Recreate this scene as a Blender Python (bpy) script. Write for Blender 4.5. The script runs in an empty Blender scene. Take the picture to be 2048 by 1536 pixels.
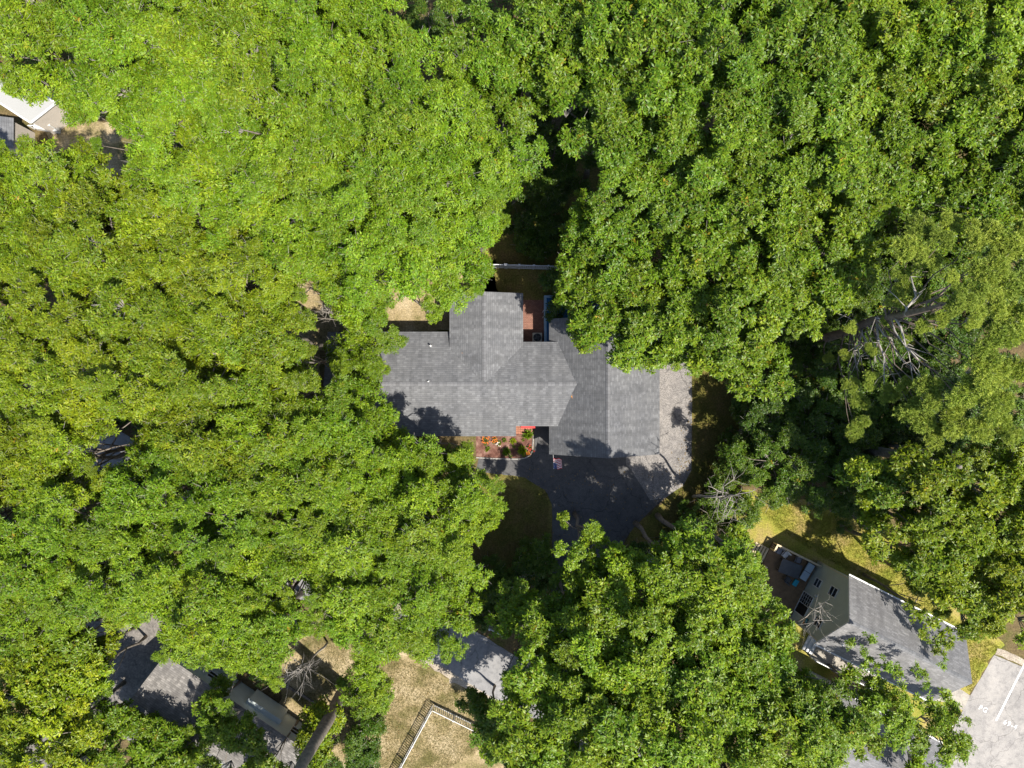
import bpy, bmesh, math, random
import numpy as np
from mathutils import Vector, Matrix

random.seed(7); rng = np.random.default_rng(11)
S = bpy.context.scene
COL = S.collection
R = math.radians

# ------------------------------------------------------------------ camera, sky, sun
H = 64.0                     # drone height above the ground (m)
F = 1420.0                   # focal length in photo pixels (photo 2048 x 1536)
cam_d = bpy.data.cameras.new('camera'); cam = bpy.data.objects.new('camera', cam_d); COL.objects.link(cam)
cam.location = (0, 0, H); cam.rotation_euler = (0, 0, 0)
cam_d.sensor_fit = 'HORIZONTAL'; cam_d.angle = 2 * math.atan(1024 / F)
cam_d.clip_start = 0.5; cam_d.clip_end = 1000
S.camera = cam
S.render.resolution_x, S.render.resolution_y = 1024, 768

SUN_EL = R(59.0); SUN_DIR = Vector((0.754, -0.657, 0)).normalized()     # horizontal direction towards the sun
sv = Vector((SUN_DIR.x * math.cos(SUN_EL), SUN_DIR.y * math.cos(SUN_EL), math.sin(SUN_EL)))
w = bpy.data.worlds.new('World'); S.world = w; w.use_nodes = True
nt = w.node_tree; nt.nodes.clear()
sky = nt.nodes.new('ShaderNodeTexSky'); sky.sky_type = 'NISHITA'; sky.sun_disc = False
sky.sun_elevation = SUN_EL; sky.sun_rotation = math.atan2(SUN_DIR.x, SUN_DIR.y)
sky.air_density = 1.0; sky.dust_density = 1.0
bg = nt.nodes.new('ShaderNodeBackground'); bg.inputs['Strength'].default_value = 0.11
wo = nt.nodes.new('ShaderNodeOutputWorld')
nt.links.new(sky.outputs[0], bg.inputs[0]); nt.links.new(bg.outputs[0], wo.inputs[0])
sd = bpy.data.lights.new('sun', 'SUN'); sd.energy = 4.6; sd.angle = R(0.53); sd.color = (1, 0.95, 0.86)
so = bpy.data.objects.new('sun', sd); COL.objects.link(so)
so.rotation_euler = sv.to_track_quat('Z', 'Y').to_euler(); so.location = (40, -35, 90)
S.view_settings.view_transform = 'Standard'; S.view_settings.look = 'None'
S.view_settings.exposure = 0.58; S.view_settings.gamma = 1.0; S.view_settings.use_curve_mapping = False

S.cycles.max_bounces = 3; S.cycles.diffuse_bounces = 1; S.cycles.transmission_bounces = 2; S.cycles.glossy_bounces = 1

# ------------------------------------------------------------------ helpers
def sc(z): return F / (H - z)
def W(px, py, z=0.0):
    s = sc(z); return Vector(((px - 1024) / s, -(py - 768) / s, z))
def PX(p):
    s = sc(p[2]); return (1024 + p[0] * s, 768 - p[1] * s)

class MB:
    """collects faces; build() links them as one mesh object"""
    def __init__(s): s.v = []; s.f = []; s.m = []; s.uv = []
    def face(s, pts, m=0, uv=None):
        i = len(s.v); s.v += [tuple(p) for p in pts]; s.f.append(tuple(range(i, i + len(pts)))); s.m.append(m)
        s.uv.append(uv if uv else [(0, 0)] * len(pts)); return s
    def box(s, a, b, m=0, rot=0.0, tilt=None):
        """axis aligned box from a to b, optionally turned about its centre by rot (z)"""
        (x0, y0, z0), (x1, y1, z1) = a, b
        c = Vector(((x0 + x1) / 2, (y0 + y1) / 2, (z0 + z1) / 2))
        P = [Vector((x, y, z)) - c for z in (z0, z1) for y in (y0, y1) for x in (x0, x1)]
        M = Matrix.Rotation(rot, 3, 'Z')
        if tilt: M = M @ tilt
        P = [M @ p + c for p in P]
        for q in ((0, 2, 3, 1), (4, 5, 7, 6), (0, 1, 5, 4), (2, 6, 7, 3), (0, 4, 6, 2), (1, 3, 7, 5)):
            s.face([P[k] for k in q], m)
        return s
    def bar(s, p, q, w_, h_, m=0):
        """rectangular bar from p to q"""
        p, q = Vector(p), Vector(q); d = (q - p).normalized()
        up = Vector((0, 0, 1)) if abs(d.z) < .95 else Vector((0, 1, 0))
        a = d.cross(up).normalized() * w_ / 2; b = a.cross(d).normalized() * h_ / 2
        P = [p - a - b, p + a - b, p + a + b, p - a + b, q - a - b, q + a - b, q + a + b, q - a + b]
        for k in ((0, 1, 2, 3), (7, 6, 5, 4), (0, 4, 5, 1), (1, 5, 6, 2), (2, 6, 7, 3), (3, 7, 4, 0)):
            s.face([P[j] for j in k], m)
        return s
    def tube(s, pts, rad, n=6, m=0, cap=True):
        pts = [Vector(p) for p in pts]; rings = []
        for i, p in enumerate(pts):
            d = (pts[min(i + 1, len(pts) - 1)] - pts[max(i - 1, 0)]).normalized()
            up = Vector((0, 0, 1)) if abs(d.z) < .9 else Vector((1, 0, 0))
            a = d.cross(up).normalized(); b = a.cross(d)
            rings.append([p + (a * math.cos(t) + b * math.sin(t)) * rad[i] for t in [2 * math.pi * k / n for k in range(n)]])
        base = len(s.v)
        for r in rings: s.v += [tuple(x) for x in r]
        for i in range(len(rings) - 1):
            for k in range(n):
                k2 = (k + 1) % n
                s.f.append((base + i * n + k, base + i * n + k2, base + (i + 1) * n + k2, base + (i + 1) * n + k)); s.m.append(m); s.uv.append([(0, 0)] * 4)
        if cap:
            s.f.append(tuple(base + (len(rings) - 1) * n + k for k in range(n))); s.m.append(m); s.uv.append([(0, 0)] * n)
            s.f.append(tuple(base + k for k in reversed(range(n)))); s.m.append(m); s.uv.append([(0, 0)] * n)
        return s
    def mesh(s, name, mats, smooth=False):
        me = bpy.data.meshes.new(name); me.from_pydata(s.v, [], s.f)
        for m in (mats if isinstance(mats, (list, tuple)) else [mats]): me.materials.append(m)
        me.polygons.foreach_set('material_index', s.m)
        if any(any(c != (0, 0) for c in u) for u in s.uv):
            l = me.uv_layers.new(name='UVMap'); l.data.foreach_set('uv', [x for u in s.uv for c in u for x in c])
        if smooth: me.polygons.foreach_set('use_smooth', [True] * len(me.polygons))
        me.update(); return me
    def build(s, name, mats, parent=None, smooth=False):
        return link(name, s.mesh(name, mats, smooth), parent)

def link(name, data, parent=None):
    o = bpy.data.objects.new(name, data); COL.objects.link(o)
    if parent is not None: o.parent = parent
    return o
def tag(o, label=None, cat=None, group=None, kind=None):
    if label: o['label'] = label
    if cat: o['category'] = cat
    if group: o['group'] = group
    if kind: o['kind'] = kind
    return o
def thing(name, label, cat, loc=(0, 0, 0), rz=0, group=None):
    o = link(name, None); o.location = loc; o.rotation_euler = (0, 0, rz); o.empty_display_size = .3
    return tag(o, label, cat, group)

# ------------------------------------------------------------------ materials
def mat(name):
    m = bpy.data.materials.new(name); m.use_nodes = True; t = m.node_tree
    return m, t, t.nodes['Principled BSDF'], t.nodes['Material Output']
def N(t, typ, **kw):
    n = t.nodes.new(typ)
    for k, v in kw.items():
        if k in n.inputs: n.inputs[k].default_value = v
        else: setattr(n, k, v)
    return n
def ramp(t, src, stops):
    r = t.nodes.new('ShaderNodeValToRGB'); e = r.color_ramp.elements
    while len(e) < len(stops): e.new(.5)
    for el, (p, c) in zip(e, stops): el.position = p; el.color = (*c, 1)
    t.links.new(src, r.inputs[0]); return r.outputs[0]
def mixc(t, fac, a, b, typ='MIX'):
    n = t.nodes.new('ShaderNodeMix'); n.data_type = 'RGBA'; n.blend_type = typ
    for i, x in ((0, fac), (6, a), (7, b)):
        if hasattr(x, 'is_output'): t.links.new(x, n.inputs[i])
        elif i == 0: n.inputs[0].default_value = x
        else: n.inputs[i].default_value = (*x, 1)
    return n.outputs[2]
def bump(t, b, src, strength=.3, dist=.02):
    n = t.nodes.new('ShaderNodeBump'); n.inputs['Strength'].default_value = strength; n.inputs['Distance'].default_value = dist
    t.links.new(src, n.inputs['Height']); t.links.new(n.outputs[0], b.inputs['Normal'])
def noise(t, scale, detail=5, rough=.6, vec=None):
    n = N(t, 'ShaderNodeTexNoise'); n.inputs['Scale'].default_value = scale; n.inputs['Detail'].default_value = detail; n.inputs['Roughness'].default_value = rough
    if vec is None:
        g = N(t, 'ShaderNodeNewGeometry'); vec = g.outputs['Position']
    t.links.new(vec, n.inputs['Vector']); return n.outputs[0]
def plain(name, c, rough=.6, metal=0, var=.12, scale=3.0):
    m, t, b, o = mat(name); b.inputs['Roughness'].default_value = rough; b.inputs['Metallic'].default_value = metal
    n = noise(t, scale, 4)
    t.links.new(ramp(t, n, [(.3, tuple(x * (1 - var) for x in c)), (.7, tuple(min(1, x * (1 + var)) for x in c))]), b.inputs['Base Color'])
    return m

def ground_mat(name, cols, s1=.35, s2=6., bumpd=.03):
    m, t, b, o = mat(name); b.inputs['Roughness'].default_value = .95; b.inputs['Specular IOR Level'].default_value = .1
    a = noise(t, s1, 6, .62); c = noise(t, s2, 5, .75)
    ca = ramp(t, a, [(.36, cols[0]), (.5, cols[1]), (.64, cols[2])])
    cc = ramp(t, c, [(.32, (.5, .5, .5)), (.5, (.95, .95, .95)), (.68, (1.5, 1.5, 1.5))])
    t.links.new(mixc(t, 1, ca, cc, 'MULTIPLY'), b.inputs['Base Color']); bump(t, b, c, .9, bumpd); return m
M = {}
M['soil'] = ground_mat('soil_litter', [(.10, .075, .04), (.17, .125, .06), (.12, .115, .035)])
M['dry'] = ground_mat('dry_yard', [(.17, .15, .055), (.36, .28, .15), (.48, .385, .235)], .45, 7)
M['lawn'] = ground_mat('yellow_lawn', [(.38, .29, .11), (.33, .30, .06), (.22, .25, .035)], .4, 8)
M['shade_lawn'] = ground_mat('patchy_shade_lawn', [(.21, .155, .06), (.19, .165, .045), (.12, .125, .028)], .5, 7)  # patchy lawn colours darkened, with the shade of the yards put in
M['mulch'] = ground_mat('red_mulch', [(.12, .055, .04), (.20, .10, .075), (.29, .175, .135)], 1.2, 14, .02)

def asphalt(name, c, speck=.35, s=22., big=.4):
    m, t, b, o = mat(name); b.inputs['Roughness'].default_value = .85
    n = noise(t, s, 3, .8); g = noise(t, big, 4)
    a = ramp(t, n, [(.35, tuple(x * (1 - speck) for x in c)), (.52, c), (.68, tuple(x * (1 + speck * 1.2) for x in c))])
    d = ramp(t, g, [(.35, (.82, .82, .82)), (.65, (1.12, 1.11, 1.09))])
    k = mixc(t, 1, a, d, 'MULTIPLY')
    ge = N(t, 'ShaderNodeNewGeometry'); vw = N(t, 'ShaderNodeTexVoronoi', feature='DISTANCE_TO_EDGE'); vw.inputs['Scale'].default_value = .28
    wv = N(t, 'ShaderNodeTexNoise'); wv.inputs['Scale'].default_value = .8; wv.inputs['Detail'].default_value = 5; t.links.new(ge.outputs['Position'], wv.inputs['Vector'])
    av = N(t, 'ShaderNodeVectorMath', operation='MULTIPLY_ADD'); av.inputs[1].default_value = (2.2, 2.2, 0); t.links.new(wv.outputs['Color'], av.inputs[0]); t.links.new(ge.outputs['Position'], av.inputs[2]); t.links.new(av.outputs[0], vw.inputs['Vector'])
    k = mixc(t, 1, k, ramp(t, vw.outputs[0], [(0, (.55, .55, .55)), (.012, (1, 1, 1))]), 'MULTIPLY')
    k = mixc(t, 1, k, ramp(t, noise(t, 1.7, 5, .7), [(.38, (.78, .78, .79)), (.5, (1, 1, 1)), (.68, (1.1, 1.09, 1.07))]), 'MULTIPLY')
    t.links.new(k, b.inputs['Base Color']); bump(t, b, n, .5, .01); return m
M['drive'] = asphalt('driveway_asphalt', (.115, .112, .112))
M['pad'] = asphalt('gravel_pad', (.27, .25, .235), .45, 11.)
M['street'] = asphalt('street_asphalt', (.29, .285, .285), .12)
M['side'] = asphalt('worn_side_street', (.22, .20, .18), .3, 5., 1.)
M['parking'] = asphalt('parking_asphalt', (.36, .335, .31), .2, 16.)
M['concrete'] = asphalt('pale_concrete', (.42, .38, .32), .12, 9.)
M['dirt'] = ground_mat('pale_dirt', [(.36, .30, .23), (.45, .385, .30), (.52, .45, .36)], .6, 9)

def shingle(name, c, w_=.30, h_=.165, var=.35):
    """UV in metres: u along the eave, v up the slope"""
    m, t, b, o = mat(name); b.inputs['Roughness'].default_value = .9; b.inputs['Specular IOR Level'].default_value = .25
    uv = N(t, 'ShaderNodeUVMap')
    sx = N(t, 'ShaderNodeSeparateXYZ'); t.links.new(uv.outputs[0], sx.inputs[0])
    def ma(op, a, b=None, c=None):
        q = N(t, 'ShaderNodeMath', operation=op)
        for i_, x_ in enumerate((a, b, c)):
            if x_ is None: continue
            if hasattr(x_, 'is_output'): t.links.new(x_, q.inputs[i_])
            else: q.inputs[i_].default_value = x_
        return q.outputs[0]
    vr = ma('DIVIDE', sx.outputs[1], h_); row = ma('FLOOR', vr); fv = ma('FRACT', vr)
    wn = N(t, 'ShaderNodeTexWhiteNoise', noise_dimensions='1D'); t.links.new(row, wn.inputs['W'])
    uc = ma('MULTIPLY_ADD', wn.outputs[0], 5.0, ma('DIVIDE', sx.outputs[0], w_)); colm = ma('FLOOR', uc)
    cv = N(t, 'ShaderNodeCombineXYZ'); t.links.new(colm, cv.inputs[0]); t.links.new(row, cv.inputs[1])
    w2 = N(t, 'ShaderNodeTexWhiteNoise', noise_dimensions='2D'); t.links.new(cv.outputs[0], w2.inputs['Vector'])
    tab = ramp(t, w2.outputs[0], [(0, tuple(x * (1 - var) for x in c)), (.7, c), (.92, tuple(x * (1 + var) for x in c)), (1, tuple(x * (1 + 1.7 * var) for x in c))])
    lin = ramp(t, fv, [(0, (.55, .55, .56)), (.22, (1, 1, 1)), (1, (1.06, 1.06, 1.06))])
    class br: outputs = [mixc(t, 1, tab, lin, 'MULTIPLY')]
    n = noise(t, .5, 4); n2 = noise(t, 30., 2)
    mp = N(t, 'ShaderNodeMapping'); mp.inputs['Scale'].default_value = (2.2, .16, 1); t.links.new(uv.outputs[0], mp.inputs[0]); st = noise(t, 1.0, 4, .6, mp.outputs[0])
    k = mixc(t, 1, br.outputs[0], ramp(t, n, [(.3, (.86, .86, .87)), (.7, (1.12, 1.11, 1.09))]), 'MULTIPLY')
    k = mixc(t, 1, k, ramp(t, n2, [(.3, (.8, .8, .8)), (.7, (1.2, 1.2, 1.2))]), 'MULTIPLY')
    k = mixc(t, 1, k, ramp(t, st, [(.32, (.80, .80, .80)), (.5, (1, 1, 1)), (.7, (1.13, 1.13, 1.12))]), 'MULTIPLY')
    t.links.new(k, b.inputs['Base Color']); bump(t, b, br.outputs[0], .6, .015); return m
M['roof'] = shingle('charcoal_shingle', (.166, .168, .174), .27, .17, .15)
M['roof_cottage'] = shingle('light_grey_shingle', (.27, .265, .265), .28, .14, .16)
M['roof_brown'] = shingle('weathered_shingle', (.25, .235, .22), .3, .15, .22)
M['cap'] = plain('ridge_cap_shingle', (.135, .135, .14), .9, var=.45, scale=2.1)
M['cap_light'] = plain('ridge_cap_light', (.25, .25, .255), .9, var=.3, scale=2.1)
def siding(name, c, h_=.13):
    m, t, b, o = mat(name); b.inputs['Roughness'].default_value = .6
    g = N(t, 'ShaderNodeNewGeometry'); s = N(t, 'ShaderNodeSeparateXYZ'); t.links.new(g.outputs['Position'], s.inputs[0])
    mm = N(t, 'ShaderNodeMath', operation='MULTIPLY'); mm.inputs[1].default_value = 1 / h_; t.links.new(s.outputs[2], mm.inputs[0])
    fr = N(t, 'ShaderNodeMath', operation='FRACT'); t.links.new(mm.outputs[0], fr.inputs[0])
    k = ramp(t, fr.outputs[0], [(0, tuple(x * .6 for x in c)), (.1, c), (1, tuple(min(1, x * 1.05) for x in c))])
    n = noise(t, 1.2, 4)
    t.links.new(mixc(t, 1, k, ramp(t, n, [(.3, (.93, .93, .93)), (.7, (1.04, 1.04, 1.04))]), 'MULTIPLY'), b.inputs['Base Color']); bump(t, b, fr.outputs[0], .5, .012); return m
M['sage'] = siding('sage_siding', (.56, .59, .53))
M['white_siding'] = siding('white_siding', (.72, .70, .66))
M['grey_siding'] = siding('pale_green_siding', (.62, .68, .66), .2)
M['beige_siding'] = siding('beige_siding', (.62, .55, .47))
M['white'] = plain('white_paint', (.80, .79, .76), .45, var=.05)
M['vinyl'] = plain('white_vinyl', (.78, .79, .80), .35, var=.04)
M['trim'] = plain('cream_trim', (.62, .56, .44), .5, var=.08)
M['fresh_wood'] = plain('fresh_lumber', (.72, .58, .36), .7, var=.15)
M['deck'] = plain('deck_boards', (.26, .165, .085), .75, var=.25)
M['dark'] = plain('dark_metal', (.03, .03, .032), .5, var=.2)
M['fascia'] = plain('grey_fascia', (.22, .22, .22), .5)
M['slate'] = plain('slate_table', (.10, .11, .12), .35, var=.2)
M['cushion'] = plain('pale_blue_cushion', (.55, .66, .72), .8, var=.06)
M['grey_cushion'] = plain('grey_cushion', (.30, .30, .33), .8)
M['turq'] = plain('turquoise_plastic', (.03, .42, .55), .4)
M['red'] = plain('red_paint', (.62, .03, .03), .45, var=.1)
M['brick_red'] = plain('brick_paver', (.36, .155, .095), .85, var=.35, scale=6)
M['stone'] = plain('pale_edging_stone', (.40, .37, .33), .85, var=.2, scale=5)
M['bark'] = plain('grey_bark', (.23, .195, .16), .95, var=.4, scale=4)
M['pale_bark'] = plain('pale_bark', (.42, .38, .33), .9, var=.3, scale=4)
M['pine_bark'] = plain('pine_bark', (.19, .145, .11), .95, var=.35, scale=3)
M['white_roof'] = plain('white_membrane', (.44, .43, .40), .6, var=.04, scale=.6)
M['water'] = plain('blue_liner', (.02, .16, .36), .15, var=.1)
M['blue_rim'] = plain('pale_blue_rim', (.34, .52, .66), .4)
M['orange_leaf'] = plain('orange_leaf', (.62, .24, .03), .7, var=.3)
M['yellow_leaf'] = plain('yellow_leaf', (.6, .42, .05), .7, var=.3)
M['flag_red'] = plain('flag_red', (.55, .02, .04), .7)
M['flag_white'] = plain('flag_white', (.82, .82, .82), .7, var=.03)
M['flag_blue'] = plain('flag_blue', (.015, .05, .22), .7)
def glass(name):
    m, t, b, o = mat(name); b.inputs['Base Color'].default_value = (.012, .014, .016, 1); b.inputs['Roughness'].default_value = .05; return m
M['glass'] = glass('window_glass')
def brickpave():
    m, t, b, o = mat('brick_patio'); b.inputs['Roughness'].default_value = .9
    g = N(t, 'ShaderNodeNewGeometry'); br = N(t, 'ShaderNodeTexBrick')
    for k, v in (('Scale', 1), ('Mortar Size', .012), ('Brick Width', .22), ('Row Height', .11)): br.inputs[k].default_value = v
    br.inputs['Color1'].default_value = (.24, .10, .07, 1); br.inputs['Color2'].default_value = (.34, .16, .11, 1); br.inputs['Mortar'].default_value = (.12, .09, .07, 1)
    t.links.new(g.outputs['Position'], br.inputs['Vector']); t.links.new(br.outputs[0], b.inputs['Base Color']); bump(t, b, br.outputs[1], -.4, .01); return m
M['patio'] = brickpave()

def leafmat(name, ca, cb, red=(.22, .10, .02), gloss=.48, trans=.16, yellow=.003):
    m, t, b, o = mat(name)
    at = N(t, 'ShaderNodeAttribute', attribute_name='leaf'); sp = N(t, 'ShaderNodeSeparateColor'); t.links.new(at.outputs['Color'], sp.inputs[0])
    oi = N(t, 'ShaderNodeObjectInfo')
    k = mixc(t, sp.outputs[0], ca, cb)
    k = mixc(t, 1, k, ramp(t, sp.outputs[2], [(0, (.66, .74, .7)), (1, (1.28, 1.2, 1.2))]), 'MULTIPLY')
    k = mixc(t, 1, k, ramp(t, oi.outputs['Random'], [(0, (.84, .88, .85)), (1, (1.16, 1.12, 1.1))]), 'MULTIPLY')
    k = mixc(t, 1, k, oi.outputs['Color'], 'MULTIPLY')
    yl = ramp(t, sp.outputs[2], [(0, (0, 0, 0)), (1 - yellow, (0, 0, 0)), (1 - yellow * .6, (1, 1, 1))])
    k = mixc(t, yl, k, (.46, .30, .03))
    rd = ramp(t, sp.outputs[1], [(0, (.8, .8, .8)), (.22, (0, 0, 0))])
    k = mixc(t, rd, k, red)
    t.links.new(k, b.inputs['Base Color']); b.inputs['Roughness'].default_value = gloss; b.inputs['Specular IOR Level'].default_value = .32
    tr = N(t, 'ShaderNodeBsdfTranslucent'); t.links.new(mixc(t, 1, k, (1.25, 1.3, .7), 'MULTIPLY'), tr.inputs[0])
    ms = N(t, 'ShaderNodeMixShader'); ms.inputs[0].default_value = trans
    t.links.new(b.outputs[0], ms.inputs[1]); t.links.new(tr.outputs[0], ms.inputs[2]); t.links.new(ms.outputs[0], o.inputs[0]); return m
M['leafL'] = leafmat('leaf_fine', (.105, .175, .006), (.25, .33, .014), (.30, .17, .03))
M['leafW'] = leafmat('leaf_whorl', (.075, .14, .008), (.185, .255, .018), (.28, .16, .04), gloss=.42)
M['leafP'] = leafmat('pine_needle', (.36, .46, .07), (.46, .55, .10), (.12, .12, .03), gloss=.6, yellow=.001)
M['flower_orange'] = plain('orange_petal', (.55, .15, .012), .7, var=.35, scale=20)
M['flower_red'] = plain('red_petal', (.42, .025, .02), .7, var=.3, scale=20)
M['flower_white'] = plain('white_petal', (.75, .70, .62), .7)

# ------------------------------------------------------------------ ground and paving
def subdiv(pts, step=14, jit=2.0):
    out = []
    for i, p in enumerate(pts):
        q = pts[(i + 1) % len(pts)]; d = math.hypot(q[0] - p[0], q[1] - p[1]); n = max(1, int(d / step))
        for k in range(n):
            f = k / n; out.append((p[0] + (q[0] - p[0]) * f + (random.uniform(-jit, jit) if k else 0), p[1] + (q[1] - p[1]) * f + (random.uniform(-jit, jit) if k else 0)))
    return out
def sheet(name, pts, z, m, jit=0, z0=None):
    """ground sheet from an outline in photo pixels (it lies on the ground)"""
    if jit: pts = subdiv(pts, 12, jit)
    bm = bmesh.new(); vs = [bm.verts.new(W(x, y, 0).xy.to_3d() + Vector((0, 0, z))) for x, y in pts]
    f = bm.faces.new(vs); bm.normal_update()
    if f.normal.z < 0: f.normal_flip()
    bmesh.ops.triangulate(bm, faces=bm.faces[:])
    me = bpy.data.meshes.new(name); bm.to_mesh(me); bm.free(); me.materials.append(m)
    return tag(link(name, me), kind='structure')

gm = MB(); gm.face([(-300, -300, 0), (300, -300, 0), (300, 300, 0), (-300, 300, 0)])
tag(gm.build('ground', M['soil']), kind='structure')
sheet('dry_yard', [(590, 1250), (700, 1220), (800, 1300), (880, 1345), (960, 1395), (1040, 1450), (1100, 1600), (640, 1600), (560, 1420), (560, 1330)], .004, M['dry'], 5)
sheet('dry_yard', [(560, 540), (680, 560), (800, 560), (990, 520), (1000, 600), (900, 660), (640, 700), (640, 860), (560, 860)], .004, M['dry'], 5)
sheet('dry_yard', [(100, 240), (180, 240), (280, 250), (320, 330), (270, 380), (160, 360), (90, 330)], .004, M['dry'], 5)
sheet('patchy_shade_lawn', [(930, 930), (1105, 960), (1105, 1240), (940, 1260), (880, 1160), (880, 1000)], .004, M['shade_lawn'], 4)
sheet('patchy_shade_lawn', [(1384, 735), (1480, 735), (1500, 900), (1470, 1040), (1400, 1090), (1300, 1120), (1240, 1110), (1262, 1060), (1330, 1000), (1384, 940)], .004, M['shade_lawn'], 3)
sheet('patchy_shade_lawn', [(960, 300), (1260, 300), (1260, 600), (1120, 700), (1046, 700), (1000, 600), (940, 560)], .004, M['shade_lawn'], 5)
sheet('lawn', [(1480, 980), (1620, 1000), (1760, 1060), (1900, 1180), (2010, 1290), (1985, 1312), (1905, 1452), (1890, 1500), (1700, 1500), (1500, 1300), (1470, 1100)], .004, M['lawn'], 5)
sheet('dirt_verge', [(590, 1175), (700, 1240), (800, 1295), (870, 1342), (960, 1392), (1010, 1420), (1020, 1330), (900, 1250), (700, 1150)], .008, M['dirt'], 6)
sheet('street', [(60, 800), (130, 790), (330, 920), (480, 1050), (640, 1145), (800, 1225), (950, 1262), (1060, 1330), (1240, 1420), (1400, 1540), (1290, 1580), (1100, 1455), (975, 1390), (880, 1330), (740, 1262), (560, 1180), (400, 1090), (250, 980), (60, 880)], .012, M['street'], 1.2)
sheet('side_street', [(170, 1245), (330, 1230), (345, 1290), (240, 1440), (160, 1560), (40, 1560), (70, 1400), (60, 1280), (20, 1300), (-40, 1290), (-40, 1240), (80, 1260)], .010, M['side'], 2)
sheet('driveway', [(960, 908), (1062, 916), (1068, 904), (1068, 850), (1100, 850), (1320, 930), (1330, 996), (1300, 1022), (1270, 1052), (1250, 1080), (1235, 1130), (1220, 1200), (1180, 1320), (1080, 1320), (1100, 1240), (1106, 1130), (1104, 1010), (1090, 980), (1050, 955), (1000, 948), (950, 944)], .016, M['drive'], 1)
sheet('gravel_pad', [(1250, 700), (1384, 700), (1383, 940), (1366, 972), (1330, 996), (1300, 1000), (1262, 938), (1252, 930)], .020, M['pad'], .8)
sheet('parking_lot', [(1988, 1310), (2050, 1335), (2400, 1480), (2400, 1800), (1780, 1800), (1900, 1470), (1922, 1428), (1940, 1392)], .012, M['parking'], .5)
sheet('footpath', [(1880, 1370), (1915, 1375), (1940, 1391), (1926, 1421), (1895, 1405), (1860, 1400)], .016, M['concrete'], .5)
sheet('patio', [(1040, 600), (1110, 600), (1110, 700), (1040, 700)], .018, M['patio'])
sheet('concrete_slab', [(60, 150), (110, 190), (135, 230), (100, 240), (40, 200)], .012, M['concrete'], 1)
sheet('red_dirt_path', [(-60, 120), (10, 110), (30, 190), (-60, 200)], .012, M['mulch'], 1)
tk = MB()  # parking line
a, b_ = W(2048, 1330), W(1992, 1441); d = (b_ - a).normalized(); a = a - d * 1.2; n = Vector((-d.y, d.x, 0)) * .075
tk.face([a - n + Vector((0, 0, .018)), a + n + Vector((0, 0, .018)), b_ + n + Vector((0, 0, .018)), b_ - n + Vector((0, 0, .018))])
M['paint'] = plain('road_paint', (.86, .85, .82), .6, var=.06, scale=12)
tag(tk.build('parking_line', M['paint']), 'white painted bay line on the pale parking lot', 'road marking')
def paint_text(txt, px, py, size, label):
    cu = bpy.data.curves.new('stall_number', 'FONT'); cu.body = txt; cu.size = size; cu.align_x = 'CENTER'; cu.align_y = 'CENTER'; cu.offset = .004; cu.space_character = 1.2; cu.resolution_u = 4
    o = bpy.data.objects.new('tmp', cu); COL.objects.link(o)
    dg = bpy.context.evaluated_depsgraph_get(); me = bpy.data.meshes.new_from_object(o.evaluated_get(dg)); bpy.data.objects.remove(o)
    me.materials.clear(); me.materials.append(M['paint'])
    q = link('painted_number', me); q.location = W(px, py) + Vector((0, 0, .026)); q.rotation_euler = (0, 0, R(-26)); tag(q, label, 'road marking')
paint_text('PG', 1966, 1418, .62, 'white painted letters PG on the parking lot')
paint_text('69-4', 2020, 1449, .62, 'white painted number 69-4 on the parking lot')
mh = MB(); c = W(1903, 1449); mh.tube([c, c + Vector((0, 0, .10)), c + Vector((0, 0, .13))], [.15, .15, .11], 16)
tag(mh.build('utility_cap', M['white']), 'round white utility cap in the grass beside the parking lot', 'utility cap')
mk = MB(); c = W(1893, 1446); mk.box(c + Vector((-.03, -.17, 0)), c + Vector((.03, .17, .35)), rot=-.5)
tag(mk.build('marker_stake', M['white']), 'short white marker stake in the grass near the round cap', 'stake')
sheet('dirt_edge', [(1995, 1296), (2060, 1322), (2200, 1380), (2200, 1392), (2050, 1334), (1990, 1309)], .016, M['dirt'], 2)

# ------------------------------------------------------------------ roofs and houses
def slope(parent, name, e0, e1, r1, r0, m, th=.14, fm=None):
    """roof slope slab: eave e0-e1, ridge r0-r1 ; UV in metres"""
    e0, e1, r0, r1 = map(Vector, (e0, e1, r0, r1)); u = (e1 - e0).normalized(); n = u.cross(r0 - e0).normalized()
    if n.z < 0: n = -n
    vd = n.cross(u)
    if vd.z < 0: vd = -vd
    uvf = lambda p: ((p - e0).dot(u) + 50, (p - e0).dot(vd) + 50)
    P = [e0, e1, r1, r0]; Q = [p - n * th for p in P]
    mb = MB(); mb.face(P if (P[1] - P[0]).cross(P[2] - P[1]).z > 0 else P[::-1], 0, [uvf(p) for p in (P if (P[1] - P[0]).cross(P[2] - P[1]).z > 0 else P[::-1])])
    mb.face(Q[::-1], 1)
    for i in range(4):
        j = (i + 1) % 4; mb.face([P[i], P[j], Q[j], Q[i]], 1)
    o = mb.build(name, [m, fm or M['fascia']], parent); return o
capmesh = {}
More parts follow.
